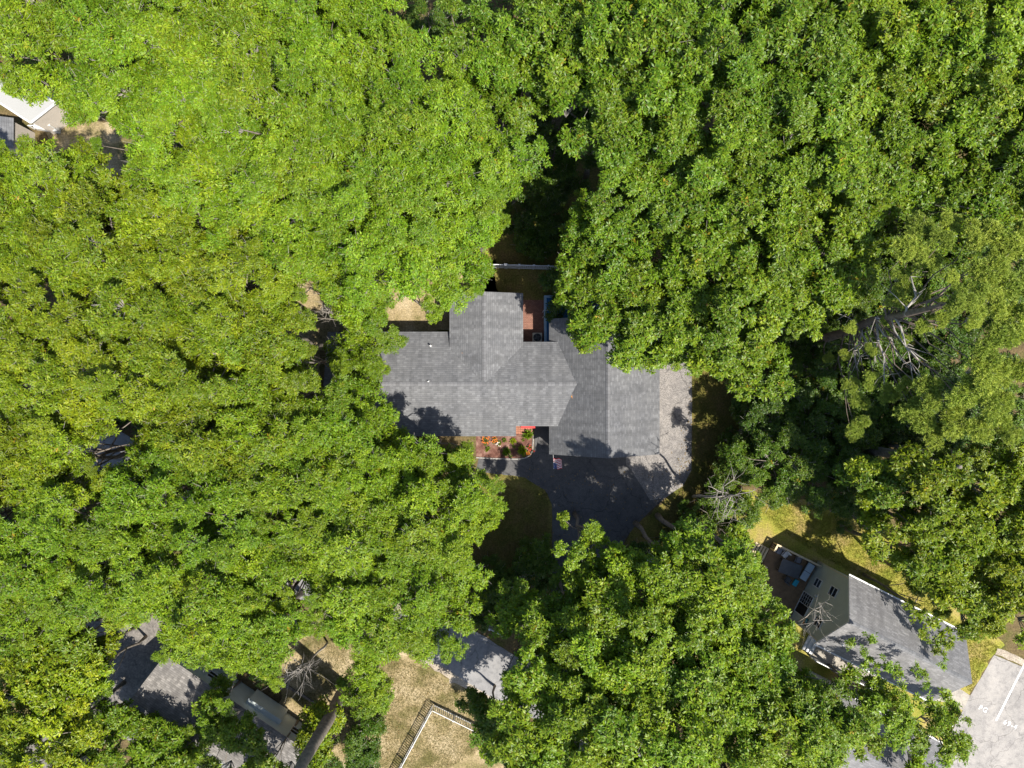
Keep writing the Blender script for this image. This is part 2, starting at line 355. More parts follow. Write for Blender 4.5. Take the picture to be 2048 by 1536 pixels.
def caps(parent, a, b, m, pitch, key):
    """overlapping ridge cap shingles, each a piece of its own"""
    a, b = Vector(a), Vector(b); L = (b - a).length; n = int(L / .30); d = (b - a).normalized()
    if key not in capmesh:
        capmesh[key] = []
        for k in range(3):
            mb = MB(); hw, ln = .17, .29; dz = hw * pitch; t = .018 + .004 * k
            P = [(0, -hw, -dz + t), (ln, -hw, -dz + t), (ln, 0, t), (0, 0, t), (ln, hw, -dz + t), (0, hw, -dz + t)]
            mb.face([P[0], P[1], P[2], P[3]]); mb.face([P[3], P[2], P[4], P[5]])
            B = [(x, y, z - .02) for x, y, z in P]
            mb.face([P[1], P[0], B[0], B[1]]); mb.face([P[5], P[4], B[4], B[5]]); mb.face([P[0], P[3], B[3], B[0]]); mb.face([P[3], P[5], B[5], B[3]]); mb.face([P[2], P[1], B[1], B[2]]); mb.face([P[4], P[2], B[2], B[4]])
            mm, t_, b_, _ = mat('cap_%s_%d' % (key, k)); b_.inputs['Roughness'].default_value = .9
            f = (.88, 1.0, 1.14)[k]; c = (.17, .17, .176) if m == 'cap' else (.25, .25, .255)
            nn = noise(t_, 25, 2); t_.links.new(ramp(t_, nn, [(.3, tuple(x * f * .8 for x in c)), (.7, tuple(x * f * 1.2 for x in c))]), b_.inputs['Base Color'])
            capmesh[key].append(mb.mesh('ridge_cap', mm))
    for i in range(n):
        o = link('ridge_cap', random.choice(capmesh[key]), parent); o.location = a + d * (i * L / n) + Vector((0, 0, .006)); o.rotation_euler = (0, 0, math.atan2(d.y, d.x))
def window(parent, c, u, w_, h_, n=Vector((0, -1, 0)), sash='double', name='window'):
    """window on a wall: centre c, wall direction u, outward normal n (local to parent)"""
    c, u, n = Vector(c), Vector(u), Vector(n); z = Vector((0, 0, 1)); t = .07
    fr = MB()
    for s in (-1, 1):
        p = c + u * s * (w_ / 2); fr.bar(p - z * h_ / 2 - z * t / 2 + n * .02, p + z * h_ / 2 + z * t / 2 + n * .02, t, .08)
        p = c + z * s * (h_ / 2); fr.bar(p - u * (w_ / 2 - t / 2) + n * .02, p + u * (w_ / 2 - t / 2) + n * .02, .08, t)
    f = fr.build(name, M['white'], parent)
    parts = [(0, -h_ / 4, w_, h_ / 2), (0, h_ / 4, w_, h_ / 2)] if sash == 'double' else [(-w_ / 4, 0, w_ / 2, h_), (w_ / 4, 0, w_ / 2, h_)]
    for k, (du, dz, pw, ph) in enumerate(parts):
        g = MB(); q = c + u * du + z * dz + n * (.012 + .004 * k); a_, b_ = u * (pw / 2 - .03), z * (ph / 2 - .03)
        g.face([q - a_ - b_, q + a_ - b_, q + a_ + b_, q - a_ + b_]); g.build('pane', M['glass'], f)
    mb = MB(); p = c
    if sash == 'double': mb.bar(p - u * (w_ / 2 - .03) + n * .028, p + u * (w_ / 2 - .03) + n * .028, .05, .05)
    else:
        mb.bar(p - z * (h_ / 2 - .03) + n * .028, p + z * (h_ / 2 - .03) + n * .028, .05, .05)
    mb.build('mullion', M['white'], f)
    if sash == 'slider':
        mu = MB()
        for i in range(1, 3):
            q = c + u * (w_ / 2 * i / 3) + n * .024; mu.bar(q - z * (h_ / 2 - .05), q + z * (h_ / 2 - .05), .025, .02)
        for i in range(1, 5):
            q = c - z * h_ / 2 + z * h_ * i / 5 + n * .026; mu.bar(q + u * .03, q + u * (w_ / 2 - .03), .02, .025)
        mu.build('muntin_grid', M['white'], f)
    return f

# ---- ranch house with garage (axis aligned)
hs = thing('ranch_house', 'charcoal shingled ranch house with attached garage', 'house', (0, 0, 0))
ZR, PIT = 4.5, .30
def zz(y): return ZR - PIT * abs(y)
YW, YE, YG = 4.48, 3.60, 7.74
YS, GS, GN = -4.48, -7.15, 5.6
roofs = []
rW = slope(hs, 'roof', (-15.8, YW, zz(YW)), (.34, YW, zz(YW)), (.34, 0, ZR), (-15.8, 0, ZR), M['roof'])
slope(hs, 'roof', (-15.8, -YW, zz(YW)), (.34, -YW, zz(YW)), (.34, 0, ZR), (-15.8, 0, ZR), M['roof'])
slope(hs, 'roof', (.342, YE, zz(YE)), (5.75, YE, zz(YE)), (5.75, 0, ZR), (.342, 0, ZR), M['roof'])
slope(hs, 'roof', (.342, -YE, zz(YE)), (5.75, -YE, zz(YE)), (5.75, 0, ZR), (.342, 0, ZR), M['roof'])
caps(rW, (-15.8, 0, ZR), (5.45, 0, ZR), 'cap', PIT, 'main')
# north wing
rN = slope(hs, 'roof', (.95, YG, ZR - .003 - 3.3 * PIT), (.95, .2, ZR - .003 - 3.3 * PIT), (-2.35, .2, ZR - .003), (-2.35, YG, ZR - .003), M['roof'])
slope(hs, 'roof', (-5.32, YG, ZR - .003 - 2.97 * PIT), (-5.32, .2, ZR - .003 - 2.97 * PIT), (-2.35, .2, ZR - .003), (-2.35, YG, ZR - .003), M['roof'])
caps(rN, (-2.35, YG, ZR), (-2.35, .25, ZR), 'cap', PIT, 'main')
# garage
GX0, GXR, GX1, GZ0, GZR = 3.19, 7.80, 12.70, 2.92, 6.2
rG = slope(hs, 'roof', (GX0, GS + 1.1, GZ0), (GX0, GN, GZ0), (GXR, GN, GZR), (GXR, GS + 1.1, GZR), M['roof'])
slope(hs, 'roof', (GX1, GS + 1.1, GZ0), (GX1, GN, GZ0), (GXR, GN, GZR), (GXR, GS + 1.1, GZR), M['roof'])
caps(rG, (GXR, GS + 1.1, GZR), (GXR, GN, GZR), 'cap', .7, 'garage')
GS += 1.1
# walls
def walls(parent, x0, x1, y0, y1, z1, m, name='wall', gable=None):
    mb = MB()
    if gable is None: mb.box((x0, y0, 0), (x1, y1, z1))
    else:
        ax, r, zr = gable
        if ax == 'x':
            for x in (x0, x1): mb.face([(x, y0, 0), (x, y1, 0), (x, y1, z1), (x, r, zr), (x, y0, z1)] if x == x1 else [(x, y1, 0), (x, y0, 0), (x, y0, z1), (x, r, zr), (x, y1, z1)])
            mb.face([(x0, y0, 0), (x1, y0, 0), (x1, y0, z1), (x0, y0, z1)]); mb.face([(x1, y1, 0), (x0, y1, 0), (x0, y1, z1), (x1, y1, z1)])
        else:
            for y in (y0, y1): mb.face([(x0, y, 0), (x1, y, 0), (x1, y, z1), (r, y, zr), (x0, y, z1)] if y == y0 else [(x1, y, 0), (x0, y, 0), (x0, y, z1), (r, y, zr), (x1, y, z1)])
            mb.face([(x0, y1, 0), (x0, y0, 0), (x0, y0, z1), (x0, y1, z1)]); mb.face([(x1, y0, 0), (x1, y1, 0), (x1, y1, z1), (x1, y0, z1)])
    return mb.build(name, m, parent)
walls(hs, -15.4, -.15, -4.0, 4.05, zz(4.05) - .2, M['white_siding'], gable=('x', 0, ZR - .2))
walls(hs, -.148, 5.0, -3.15, 3.2, zz(3.2) - .2, M['white_siding'])
walls(hs, -4.9, .55, 3.0, YG - .3, ZR - .2 - 3.0 * PIT, M['white_siding'], gable=('y', -2.35, ZR - .2))
walls(hs, GX0 + .4, GX1 - .4, GS + .35, GN - .3, GZ0 + .05, M['white_siding'], gable=('y', GXR, GZR - .25))
gd = MB(); gd.box((5.3, GS + .31, .02), (10.6, GS + .345, 2.3)); g = gd.build('garage_door', M['white'], hs)
for r_ in range(4):
    for k in range(8):
        p = MB(); p.box((5.4 + k * .65, GS + .29, .1 + r_ * .55), (5.95 + k * .65, GS + .312, .55 + r_ * .55)); p.build('door_panel', M['white'], g)
window(hs, (-2.0, -4.0, 1.7), (1, 0, 0), 1.6, 1.2, (0, -1, 0)); window(hs, (-7, -4.0, 1.7), (1, 0, 0), 1.6, 1.2, (0, -1, 0)); window(hs, (-12, -4.0, 1.7), (1, 0, 0), 1.4, 1.2, (0, -1, 0))
window(hs, (-2.3, YG - .3, 1.8), (-1, 0, 0), 1.6, 1.2, (0, 1, 0)); window(hs, (.55, 5.4, 1.4), (0, 1, 0), 1.8, 1.9, (1, 0, 0), 'slider')
window(hs, (-9, 4.05, 1.7), (-1, 0, 0), 1.4, 1.2, (0, 1, 0)); window(hs, (GX1 - .4, 0, 1.7), (0, 1, 0), 1.2, 1.1, (1, 0, 0))
dr = MB(); dr.box((2.25, -3.2, .05), (3.2, -3.152, 2.1)); q = dr.build('front_door', M['dark'], hs); kn = MB(); kn.tube([(3.08, -3.2, 1.05), (3.08, -3.27, 1.05)], [.035, .035], 8); kn.build('handle', M['stone'], q)
def vent(px, py, z, label, h_=.45, r_=.07):
    c = W(px, py, z); mb = MB(); mb.tube([c - Vector((0, 0, .25)), c + Vector((0, 0, h_))], [r_, r_], 12); mb.box(c - Vector((.11, .11, .06)), c + Vector((.11, .11, .04)), 1)
    tag(mb.build('vent_pipe', [M['white'], M['fascia']]), label, 'vent pipe')
vent(862, 692, 3.55, 'white vent pipe on the north slope of the ranch roof'); vent(857, 763, 4.42, 'small pale vent pipe by the ranch roof ridge', .22, .05)
vent(1680, 1286, 7.55, 'white vent pipe on the light grey cottage roof', .5, .08)
def fallen(px, py, z, m, label, n=6, spread=.25):
    mb = MB(); c = W(px, py, z)
    for i in range(n):
        p = c + Vector((random.uniform(-spread, spread), random.uniform(-spread, spread), random.uniform(.02, .07))); a = random.uniform(0, 6.3); L = random.uniform(.09, .15)
        d = Vector((math.cos(a), math.sin(a), random.uniform(-.2, .3))); s = Vector((-d.y, d.x, 0)) * .5
        mb.face([p - d * L, p + s * L, p + d * L, p - s * L])
    tag(mb.build('fallen_leaves', m), label, 'leaves')
fallen(918, 690, zz(3.3) + .04, M['orange_leaf'], 'orange leaves fallen on the ranch roof near its white vent'); fallen(931, 712, zz(2.3) + .06, M['orange_leaf'], 'scatter of orange leaves fallen on the ranch roof valley', 9)
fallen(1145, 793, zz(1.1) + .03, M['orange_leaf'], 'orange leaves fallen where ranch roof meets the garage roof', 6, .18)

# ---- front garden
BED = [(952, 868), (1066, 868), (1066, 900), (1062, 910), (1052, 916), (1036, 918), (952, 915)]
bd = sheet('flower_bed', BED, .024, M['mulch'])
path = [(952, 915), (985, 917), (1036, 918), (1050, 916), (1060, 911), (1065, 902), (1066, 890), (1067, 868)]
pts = [W(*p) for p in path]; acc = []
for i in range(len(pts) - 1):
    L = (pts[i + 1] - pts[i]).length; n = max(1, round(L / .3))
    for k in range(n): acc.append((pts[i].lerp(pts[i + 1], (k + .5) / n), (pts[i + 1] - pts[i]), L / n))
sm = MB(); sm.box((-.5, -.05, 0), (.5, .05, .12)); sme = sm.mesh('edging_stone', M['stone'])
for p, d, L in acc:
    o = link('edging_stone', sme, bd); o.location = p; o.rotation_euler = (0, 0, math.atan2(d.y, d.x) + random.uniform(-.04, .04)); o.scale = (L * .94, 1, random.uniform(.9, 1.15))
pv = MB(); pv.box((-.5, -.5, 0), (.5, .5, .04)); pvm = pv.mesh('paver', M['brick_red'])
pr = sheet('entry_pavers', [(1031, 845), (1065, 845), (1065, 868), (1031, 868)], .020, M['mulch'])
for i in range(7):
    for j in range(5):
        o = link('paver', pvm, pr); c = W(1034 + i * 4.6, 848 + j * 4.4); o.location = (c.x, c.y, .022); o.scale = (.195, .185, 1); o.rotation_euler = (0, 0, random.uniform(-.03, .03))
bn = thing('garden_bench', 'red painted bench under the eave beside the front door', 'bench', W(1056, 848.5))
for k in range(4): m_ = MB(); m_.box((-.65, -.33 + k * .13, .42), (.65, -.22 + k * .13, .46)); m_.build('slat', M['red'], bn)
for x in (-.55, .55):
    for y in (-.28, .16): m_ = MB(); m_.box((x - .03, y - .03, 0), (x + .03, y + .03, .42)); m_.build('leg', M['red'], bn)
for k in range(3): m_ = MB(); m_.box((-.65, .2, .55 + k * .13), (.65, .23, .65 + k * .13)); m_.build('backrest_slat', M['red'], bn)
for x in (-.5, .5): m_ = MB(); m_.box((x - .025, .232, .40), (x + .025, .27, .93)); m_.build('back_post', M['red'], bn)

# leaf arrays ------------------------------------------------------
def leaves(base, d, nrm, L, wd, rnd, rndw, droop=.18, fold=.12):
    """lens shaped folded leaves, vectorised -> verts, tris, attr"""
    d = d / np.linalg.norm(d, axis=1)[:, None]; s = np.cross(d, nrm); s /= (np.linalg.norm(s, axis=1)[:, None] + 1e-9); n = np.cross(s, d)
    n = np.where(n[:, 2:3] < 0, -n, n); L = L[:, None]; wd = wd[:, None]
    mid = base + d * L * .52; V = np.stack([base, mid + s * wd * .5 + n * fold * wd, mid, mid - s * wd * .5 + n * fold * wd, base + d * L - n * L * droop], 1)
    k = np.arange(len(base))[:, None, None] * 5
    T = (np.array([[0, 1, 2], [0, 2, 3], [1, 4, 2], [2, 4, 3]])[None] + k).reshape(-1, 3)
    A = np.zeros((len(base), 5, 4), np.float32); A[..., 0] = rnd[:, None]; A[..., 1] = [0, .5, .35, .5, 1]; A[..., 2] = rndw[:, None]; A[..., 3] = 1
    return V.reshape(-1, 3), T, A.reshape(-1, 4)
def np_mesh(name, parts, mats):
    """parts: list of (V,T,A,matindex)"""
    o = 0; Vs, Ts, As, Ms = [], [], [], []
    for V, T, A, mi in parts:
        Vs.append(V); Ts.append(T + o); As.append(A); Ms.append(np.full(len(T), mi)); o += len(V)
    V = np.concatenate(Vs); T = np.concatenate(Ts); A = np.concatenate(As); Mi = np.concatenate(Ms)
    me = bpy.data.meshes.new(name); me.vertices.add(len(V)); me.loops.add(len(T) * 3); me.polygons.add(len(T))
    me.vertices.foreach_set('co', V.astype(np.float32).ravel()); me.loops.foreach_set('vertex_index', T.astype(np.int32).ravel())
    me.polygons.foreach_set('loop_start', np.arange(0, len(T) * 3, 3, dtype=np.int32)); me.polygons.foreach_set('material_index', Mi.astype(np.int32))
    at = me.attributes.new('leaf', 'FLOAT_COLOR', 'POINT'); at.data.foreach_set('color', A.astype(np.float32).ravel())
    for m in mats: me.materials.append(m)
    me.update(calc_edges=True); return me
def twigs(mb_list):
    mb = MB()
    for pts, rad in mb_list: mb.tube(pts, rad, 4, cap=False)
    V = np.array(mb.v); T = []
    for f in mb.f:
        T.append((f[0], f[1], f[2])); T.append((f[0], f[2], f[3]))
    return V, np.array(T), np.zeros((len(V), 4), np.float32), 1
def bough(kind, seed):
    g = np.random.default_rng(seed)
    if kind == 'L': RR, HZ, NW, NL, LL, sub = 1.7, 1.3, 230, 9, .27, 13
    elif kind == 'W': RR, HZ, NW, NL, LL, sub = 1.55, 1.35, 150, 9, .33, 9
    elif kind == 'T': RR, HZ, NW, NL, LL, sub = 1.0, .4, 20, 8, .40, 5
    elif kind == 'S': RR, HZ, NW, NL, LL, sub = 1.3, .9, 170, 7, .23, 7
    else: RR, HZ, NW, NL, LL, sub = 1.5, .8, 520, 24, .24, 9
    # sub-lumps give the bough an uneven outline
    ang = g.uniform(0, 6.283, sub); rad = np.sqrt(g.uniform(.05, 1, sub)) * RR * .72
    C = np.stack([rad * np.cos(ang), rad * np.sin(ang), g.uniform(-.25, .45, sub) * HZ + .25 * HZ * (1 - rad / RR)], 1); cr = (g.uniform(.24, .40, sub) if kind == 'L' else g.uniform(.30, .50, sub)) * RR
    idx = g.integers(0, sub, NW); u = g.normal(size=(NW, 3)); u[:, 2] = np.abs(u[:, 2]) * 1.0 - .25 * (g.random(NW) < .35); u /= np.linalg.norm(u, axis=1)[:, None]
    rr = cr[idx] * (1 - .7 * g.random(NW) ** 1.5); P = C[idx] + u * rr[:, None] * np.array([1, 1, HZ / RR * 1.15])
    if kind == 'P':
        ax = u * .8 + np.array([0, 0, .5]) + g.normal(size=(NW, 3)) * .25
        ax /= np.linalg.norm(ax, axis=1)[:, None]
        B = np.repeat(P, NL, 0); a2 = np.repeat(ax, NL, 0); d = a2 * .75 + g.normal(size=B.shape) * .6; d /= np.linalg.norm(d, axis=1)[:, None]
        B = B + a2 * g.uniform(-.16, .08, len(B))[:, None]
        s = np.cross(d, g.normal(size=B.shape)); s /= np.linalg.norm(s, axis=1)[:, None]; L = (LL * g.uniform(.75, 1.2, len(B)))[:, None]
        V = np.stack([B - s * .03, B + s * .03, B + d * L], 1).reshape(-1, 3); T = np.arange(len(V)).reshape(-1, 3)
        A = np.zeros((len(B), 3, 4), np.float32); A[..., 0] = g.random(len(B))[:, None]; A[..., 1] = [.1, .1, 1]; A[..., 2] = np.repeat(g.random(NW), NL)[:, None]; A[..., 3] = 1
        parts = [(V, T, A.reshape(-1, 4), 0)]
    else:
        ax = u * .45 + np.array([0, 0, .8]) + g.normal(size=(NW, 3)) * .32; ax /= np.linalg.norm(ax, axis=1)[:, None]
        t1 = np.cross(ax, np.array([.3, .9, .1])); t1 /= np.linalg.norm(t1, axis=1)[:, None]; t2 = np.cross(ax, t1)
        B = np.repeat(P, NL, 0); A_, T1, T2 = np.repeat(ax, NL, 0), np.repeat(t1, NL, 0), np.repeat(t2, NL, 0)
        n = len(B); th = np.tile(np.arange(NL) * 2.4, NW) + np.repeat(g.uniform(0, 6.28, NW), NL) + g.normal(size=n) * .25
        el = g.normal(.12, .40, n)[:, None]
        rd = T1 * np.cos(th)[:, None] + T2 * np.sin(th)[:, None]; d = rd * np.cos(el) + A_ * np.sin(el); nr = A_ * np.cos(el) - rd * np.sin(el) + g.normal(size=(n, 3)) * .18
        L = LL * g.uniform(.65, 1.15, n); wd = L * (g.uniform(.27, .36, n) if kind == 'L' else g.uniform(.32, .44, n))
        off = np.tile(np.linspace(-.14, .04, NL), NW)[:, None] * LL * 2
        V, T, A = leaves(B + A_ * off + rd * .02, d, nr, L, wd, g.random(n), np.repeat(g.random(NW), NL), droop=.2)
        parts = [(V, T, A, 0)]
    tw = []
    root = Vector((g.uniform(-.2, .2), g.uniform(-.2, .2), -HZ * 1.1))
    for k in range(sub):
        c = Vector(C[k]); mid = root.lerp(c, .55) + Vector(g.normal(size=3) * .12); tw.append(([root, mid, c], [.045, .03, .014]))
        for j in range(3):
            e = c + Vector(g.normal(size=3)) * .42 * RR * .5; e.z = c.z + abs(e.z - c.z) * .8; tw.append(([mid.lerp(c, .6), e], [.018, .006]))
    if len(tw): parts.append(twigs(tw))
    return parts
NV = {'L': 8, 'W': 8, 'S': 5, 'P': 5, 'T': 6}
LM = {'L': M['leafL'], 'W': M['leafW'], 'S': M['leafW'], 'T': M['leafW'], 'P': M['leafP']}
RB = {'L': 1.7, 'W': 1.55, 'S': 1.3, 'P': 1.5, 'T': 1.0}
BOUGH = {k: [np_mesh('bough_%s' % k, bough(k, 100 * i + ord(k)), [LM[k], M['pale_bark']]) for i in range(n)] for k, n in NV.items()}

# ---- cottage beside the parking lot (local x along the ridge, y across)
CA = R(-26.55)
def cottage_shell(t, L, hw, ze, zr, m_roof, m_wall, key):
    r1 = slope(t, 'roof', (0, hw, ze), (L, hw, ze), (L, 0, zr), (0, 0, zr), m_roof, fm=M['white'])
    slope(t, 'roof', (0, -hw, ze), (L, -hw, ze), (L, 0, zr), (0, 0, zr), m_roof, fm=M['white'])
    caps(r1, (0, 0, zr), (L, 0, zr), 'light', (zr - ze) / hw, key)
    walls(t, .28, L - .28, -hw + .28, hw - .28, ze + .02, m_wall, gable=('x', 0, zr - .24))
    for y in (-hw - .06, hw + .06):
        gt = MB(); gt.box((.0, y - .055, ze - .14), (L, y + .055, ze - .02)); gt.build('gutter', M['white'], t)
ct = thing('cottage', 'two storey sage cottage with light grey roof and back deck', 'house', (26.05, -18.36, 0), CA)
cottage_shell(ct, 10.6, 3.12, 6.2, 9.2, M['roof_cottage'], M['sage'], 'cot')
for y in (-2.84, 2.84):
    cb = MB(); cb.box((.25, y - .06, 0), (.40, y + .06, 6.2)); cb.build('corner_board', M['trim'], ct)
rk = MB()
for s in (-1, 1): rk.bar((.26, s * 2.84, 6.28), (.26, s * .02, 8.92), .03, .16)
rk.build('rake_board', M['trim'], ct)
WN = Vector((-1, 0, 0))
window(ct, (.28, 1.15, 1.75), (0, 1, 0), .75, 1.15, WN); window(ct, (.28, 1.25, 4.65), (0, 1, 0), .8, 1.25, WN)
window(ct, (.28, -1.6, 4.65), (0, 1, 0), .8, 1.25, WN)
window(ct, (.28, -1.1, 1.27), (0, 1, 0), 1.95, 2.05, WN, 'slider', 'sliding_door')
window(ct, (3.2, -2.84, 1.6), (1, 0, 0), 1.1, 1.2, (0, -1, 0)); window(ct, (8, -2.84, 4.6), (1, 0, 0), 1.1, 1.2, (0, -1, 0))
window(ct, (10.32, 0, 4.6), (0, 1, 0), 1.1, 1.2, (1, 0, 0)); window(ct, (6, 2.84, 1.7), (-1, 0, 0), 1.0, 1.1, (0, 1, 0)); window(ct, (3, 2.84, 4.6), (-1, 0, 0), 1.0, 1.1, (0, 1, 0))
fd = MB(); fd.box((5.2, -2.88, .45), (6.1, -2.842, 2.5)); fd.build('front_door', M['dark'], ct)
li = MB(); li.box((.16, .05, 2.35), (.28, .2, 2.6)); li.build('wall_lamp', M['white'], ct)
tv = MB(); tv.box((.2, -2.55, 2.6), (.27, -1.9, 3.2)); tv.box((.18, -2.5, 2.63), (.199, -2.1, 2.85), 1); tv.box((.18, -2.3, 2.9), (.199, -1.95, 3.15), 2); tv.build('wall_ornament', [M['dark'], M['orange_leaf'], M['turq']], ct)
# front porch with white rails
pc = MB(); pc.box((3.4, -5.2, .0), (9.4, -2.9, .4)); pch = pc.build('porch', M['beige_siding'], ct)
for k in range(16): m_ = MB(); m_.box((3.4, -5.2 + k * .144, .402), (9.4, -5.07 + k * .144, .425)); m_.build('plank', M['concrete'], pch)
for x in (3.45, 5.4, 7.4, 9.35): m_ = MB(); m_.box((x - .05, -5.15, .42), (x + .05, -5.05, 1.45)); m_.build('post', M['white'], pch)
m_ = MB(); m_.box((3.4, -5.14, 1.36), (9.4, -5.06, 1.42)); m_.build('rail', M['white'], pch)
m_ = MB(); m_.box((9.31, -5.03, 1.36), (9.39, -2.92, 1.42)); m_.build('rail', M['white'], pch)
for i in range(40): m_ = MB(); m_.box((3.52 + i * .147, -5.12, .5), (3.55 + i * .147, -5.08, 1.36)); m_.build('baluster', M['white'], pch)
for i in range(3): m_ = MB(); m_.box((2.5 + i * .3, -4.9, 0), (2.8 + i * .3, -3.5, .13 + i * .12)); m_.build('step', M['white'], pch)
# back deck
dk = thing('wooden_deck', 'wooden deck with pale lumber rails behind the sage cottage', 'deck', (26.05, -18.36, 0), CA)
fr = MB(); fr.box((-4.15, -2.8, .0), (.24, 2.6, .17)); fr.build('joist_frame', M['deck'], dk)
for k in range(37):
    m_ = MB(); m_.box((-4.15, -2.8 + k * .146, .172), (.24, -2.8 + k * .146 + .134, .205)); m_.build('plank', M['deck'], dk)
for (x, y) in [(-4.1, y) for y in (2.55, 1.95, .35, -1.3, -2.75)] + [(-2.6, 2.55), (-1.1, 2.55), (.15, 2.55)]:
    m_ = MB(); m_.box((x - .05, y - .05, 0), (x + .05, y + .05, 1.16)); m_.build('post', M['fresh_wood'], dk)
for (p, q) in (((-4.17, 2.55), (.22, 2.55)),):
    m_ = MB(); m_.box((p[0], 2.47, 1.16), (q[0], 2.63, 1.2)); m_.build('rail_cap', M['fresh_wood'], dk)
    for i in range(27): m_ = MB(); m_.box((-3.98 + i * .15, 2.53, .3), (-3.94 + i * .15, 2.57, 1.16)); m_.build('baluster', M['fresh_wood'], dk)
for (y0, y1) in ((1.9, 2.46), (-2.8, .4)):
    m_ = MB(); m_.box((-4.18, y0, 1.16), (-4.02, y1, 1.2)); m_.build('rail_cap', M['fresh_wood'], dk)
    for i in range(int((y1 - y0) / .15)): m_ = MB(); m_.box((-4.12, y0 + .1 + i * .15, .3), (-4.08, y0 + .14 + i * .15, 1.16)); m_.build('baluster', M['fresh_wood'], dk)
st = thing('deck_stairs', 'pale lumber steps leading off the cottage deck', 'stairs', (26.05, -18.36, 0), CA)
for i in range(5):
    m_ = MB(); m_.box((-4.42 - i * .27, .42, .17 - i * .033), (-4.22 - i * .27, 1.88, .205 - i * .033)); m_.build('tread', M['fresh_wood'], st)
for y in (.47, 1.83): m_ = MB(); m_.bar((-4.2, y, .10), (-5.5, y, .03), .05, .10); m_.build('stringer', M['fresh_wood'], st)
# deck furniture
def loc(u, v, z=.206): return Matrix.Translation((26.05, -18.36, 0)) @ Matrix.Rotation(CA, 4, 'Z') @ Vector((u, v, z))
tb = thing('patio_table', 'large dark slate patio table on the cottage deck', 'table', loc(-2.05, 1.15), CA + .1)
m_ = MB(); m_.box((-.95, -.62, .68), (.95, .62, .73)); m_.build('tabletop', M['slate'], tb)
for x in (-.85, .85):
    for y in (-.52, .52): m_ = MB(); m_.box((x - .03, y - .03, 0), (x + .03, y + .03, .68)); m_.build('leg', M['dark'], tb)
def chair(u, v, rz, m_seat, label, group=None):
    t = thing('patio_chair', label, 'chair', loc(u, v), CA + rz, group)
    a = MB(); a.box((-.26, -.26, .38), (.26, .26, .45)); a.build('seat', m_seat, t)
    a = MB(); a.box((-.26, .24, .45), (.26, .30, .92), tilt=Matrix.Rotation(-.2, 3, 'X')); a.build('backrest', m_seat, t)
    for x in (-.24, .24):
        for y in (-.24, .24): a = MB(); a.box((x - .018, y - .018, 0), (x + .018, y + .018, .38)); a.build('leg', M['dark'], t)
        a = MB(); a.box((x - .025, -.25, .60), (x + .025, .25, .63)); a.build('armrest', M['dark'], t)
chair(-3.55, 2.1, 0, M['grey_cushion'], 'grey patio chair in the deck corner by the rails'); chair(-2.9, 2.05, -.3, M['white'], 'white patio chair between the slate table and deck rail')
chair(-1.65, 2.15, .15, M['grey_cushion'], 'grey patio chair behind the slate table near the cottage wall'); chair(-1.7, .15, 2.9, M['slate'], 'dark slate patio chair on the open side of the table', None)
ln = thing('lounge_chair', 'dark framed lounge with two pale blue cushions against the cottage wall', 'lounge', loc(-.42, 1.55), CA - .08)
m_ = MB(); m_.box((-.36, -.85, .25), (.36, .85, .31)); m_.build('frame', M['dark'], ln)
for y in (-.42, .42): m_ = MB(); m_.box((-.31, y - .40, .312), (.31, y + .40, .44)); o = m_.build('cushion', M['cushion'], ln); bv = o.modifiers.new('b', 'BEVEL'); bv.width = .05; bv.segments = 3
for x in (-.32, .32):
    for y in (-.8, .8): m_ = MB(); m_.box((x - .02, y - .02, 0), (x + .02, y + .02, .25)); m_.build('leg', M['dark'], ln)
tq = thing('child_seat', 'small turquoise seat on the deck beside the cottage wall', 'seat', loc(-.85, .2), CA - .1)
m_ = MB(); m_.box((-.2, -.3, .18), (.2, .3, .3)); o = m_.build('seat', M['turq'], tq); bv = o.modifiers.new('b', 'BEVEL'); bv.width = .06; bv.segments = 3
for x in (-.14, .14):
    for y in (-.22, .22): m_ = MB(); m_.tube([(x, y, 0), (x, y, .19)], [.025, .025], 8); m_.build('leg', M['turq'], tq)
# second cottage under the trees
c2 = W(1745, 1500, 5); c2t = thing('cottage', 'pale roofed cottage half hidden by trees beside the parking lot', 'house', (c2.x - 4.6, c2.y + 2.2, 0), CA)
cottage_shell(c2t, 10.4, 3.1, 4.6, 7.2, M['roof_cottage'], M['white_siding'], 'cot2')
window(c2t, (.28, 1.0, 1.7), (0, 1, 0), .9, 1.1, WN); window(c2t, (.28, -1.2, 1.7), (0, 1, 0), .9, 1.1, WN); window(c2t, (4, 2.82, 1.7), (-1, 0, 0), 1.1, 1.1, (0, 1, 0))
fd = MB(); fd.box((6.5, 2.822, .1), (7.4, 2.86, 2.1)); fd.build('front_door', M['dark'], c2t)

# ---- low cottage at the lower left: NE eave runs (330,1310)-(605,1500)
pa, pb = W(330, 1310, 3.3), W(612, 1500, 3.3); dv = (pb - pa); ang3 = math.atan2(dv.y, dv.x); L3 = dv.length
wc = thing('low_cottage', 'single storey cottage with weathered grey roof and pale green siding', 'house', (pa.x, pa.y, 0), ang3)
HW3 = 3.9
r3 = slope(wc, 'roof', (0, 0, 3.3), (L3, 0, 3.3), (L3, -HW3, 5.0), (0, -HW3, 5.0), M['roof_brown'], fm=M['white'])
slope(wc, 'roof', (0, -2 * HW3, 3.3), (L3, -2 * HW3, 3.3), (L3, -HW3, 5.0), (0, -HW3, 5.0), M['roof_brown'], fm=M['white'])
caps(r3, (0, -HW3, 5.0), (L3, -HW3, 5.0), 'light', 1.7 / HW3, 'low')
walls(wc, .25, L3 - .1, -2 * HW3 + .25, -.12, 3.2, M['grey_siding'], gable=('x', -HW3, 4.8))
bo = MB(); bo.box((L3 * .55, -.118, .25), (L3 * .78, .3, 2.2)); bo.build('bump_out', M['grey_siding'], wc)
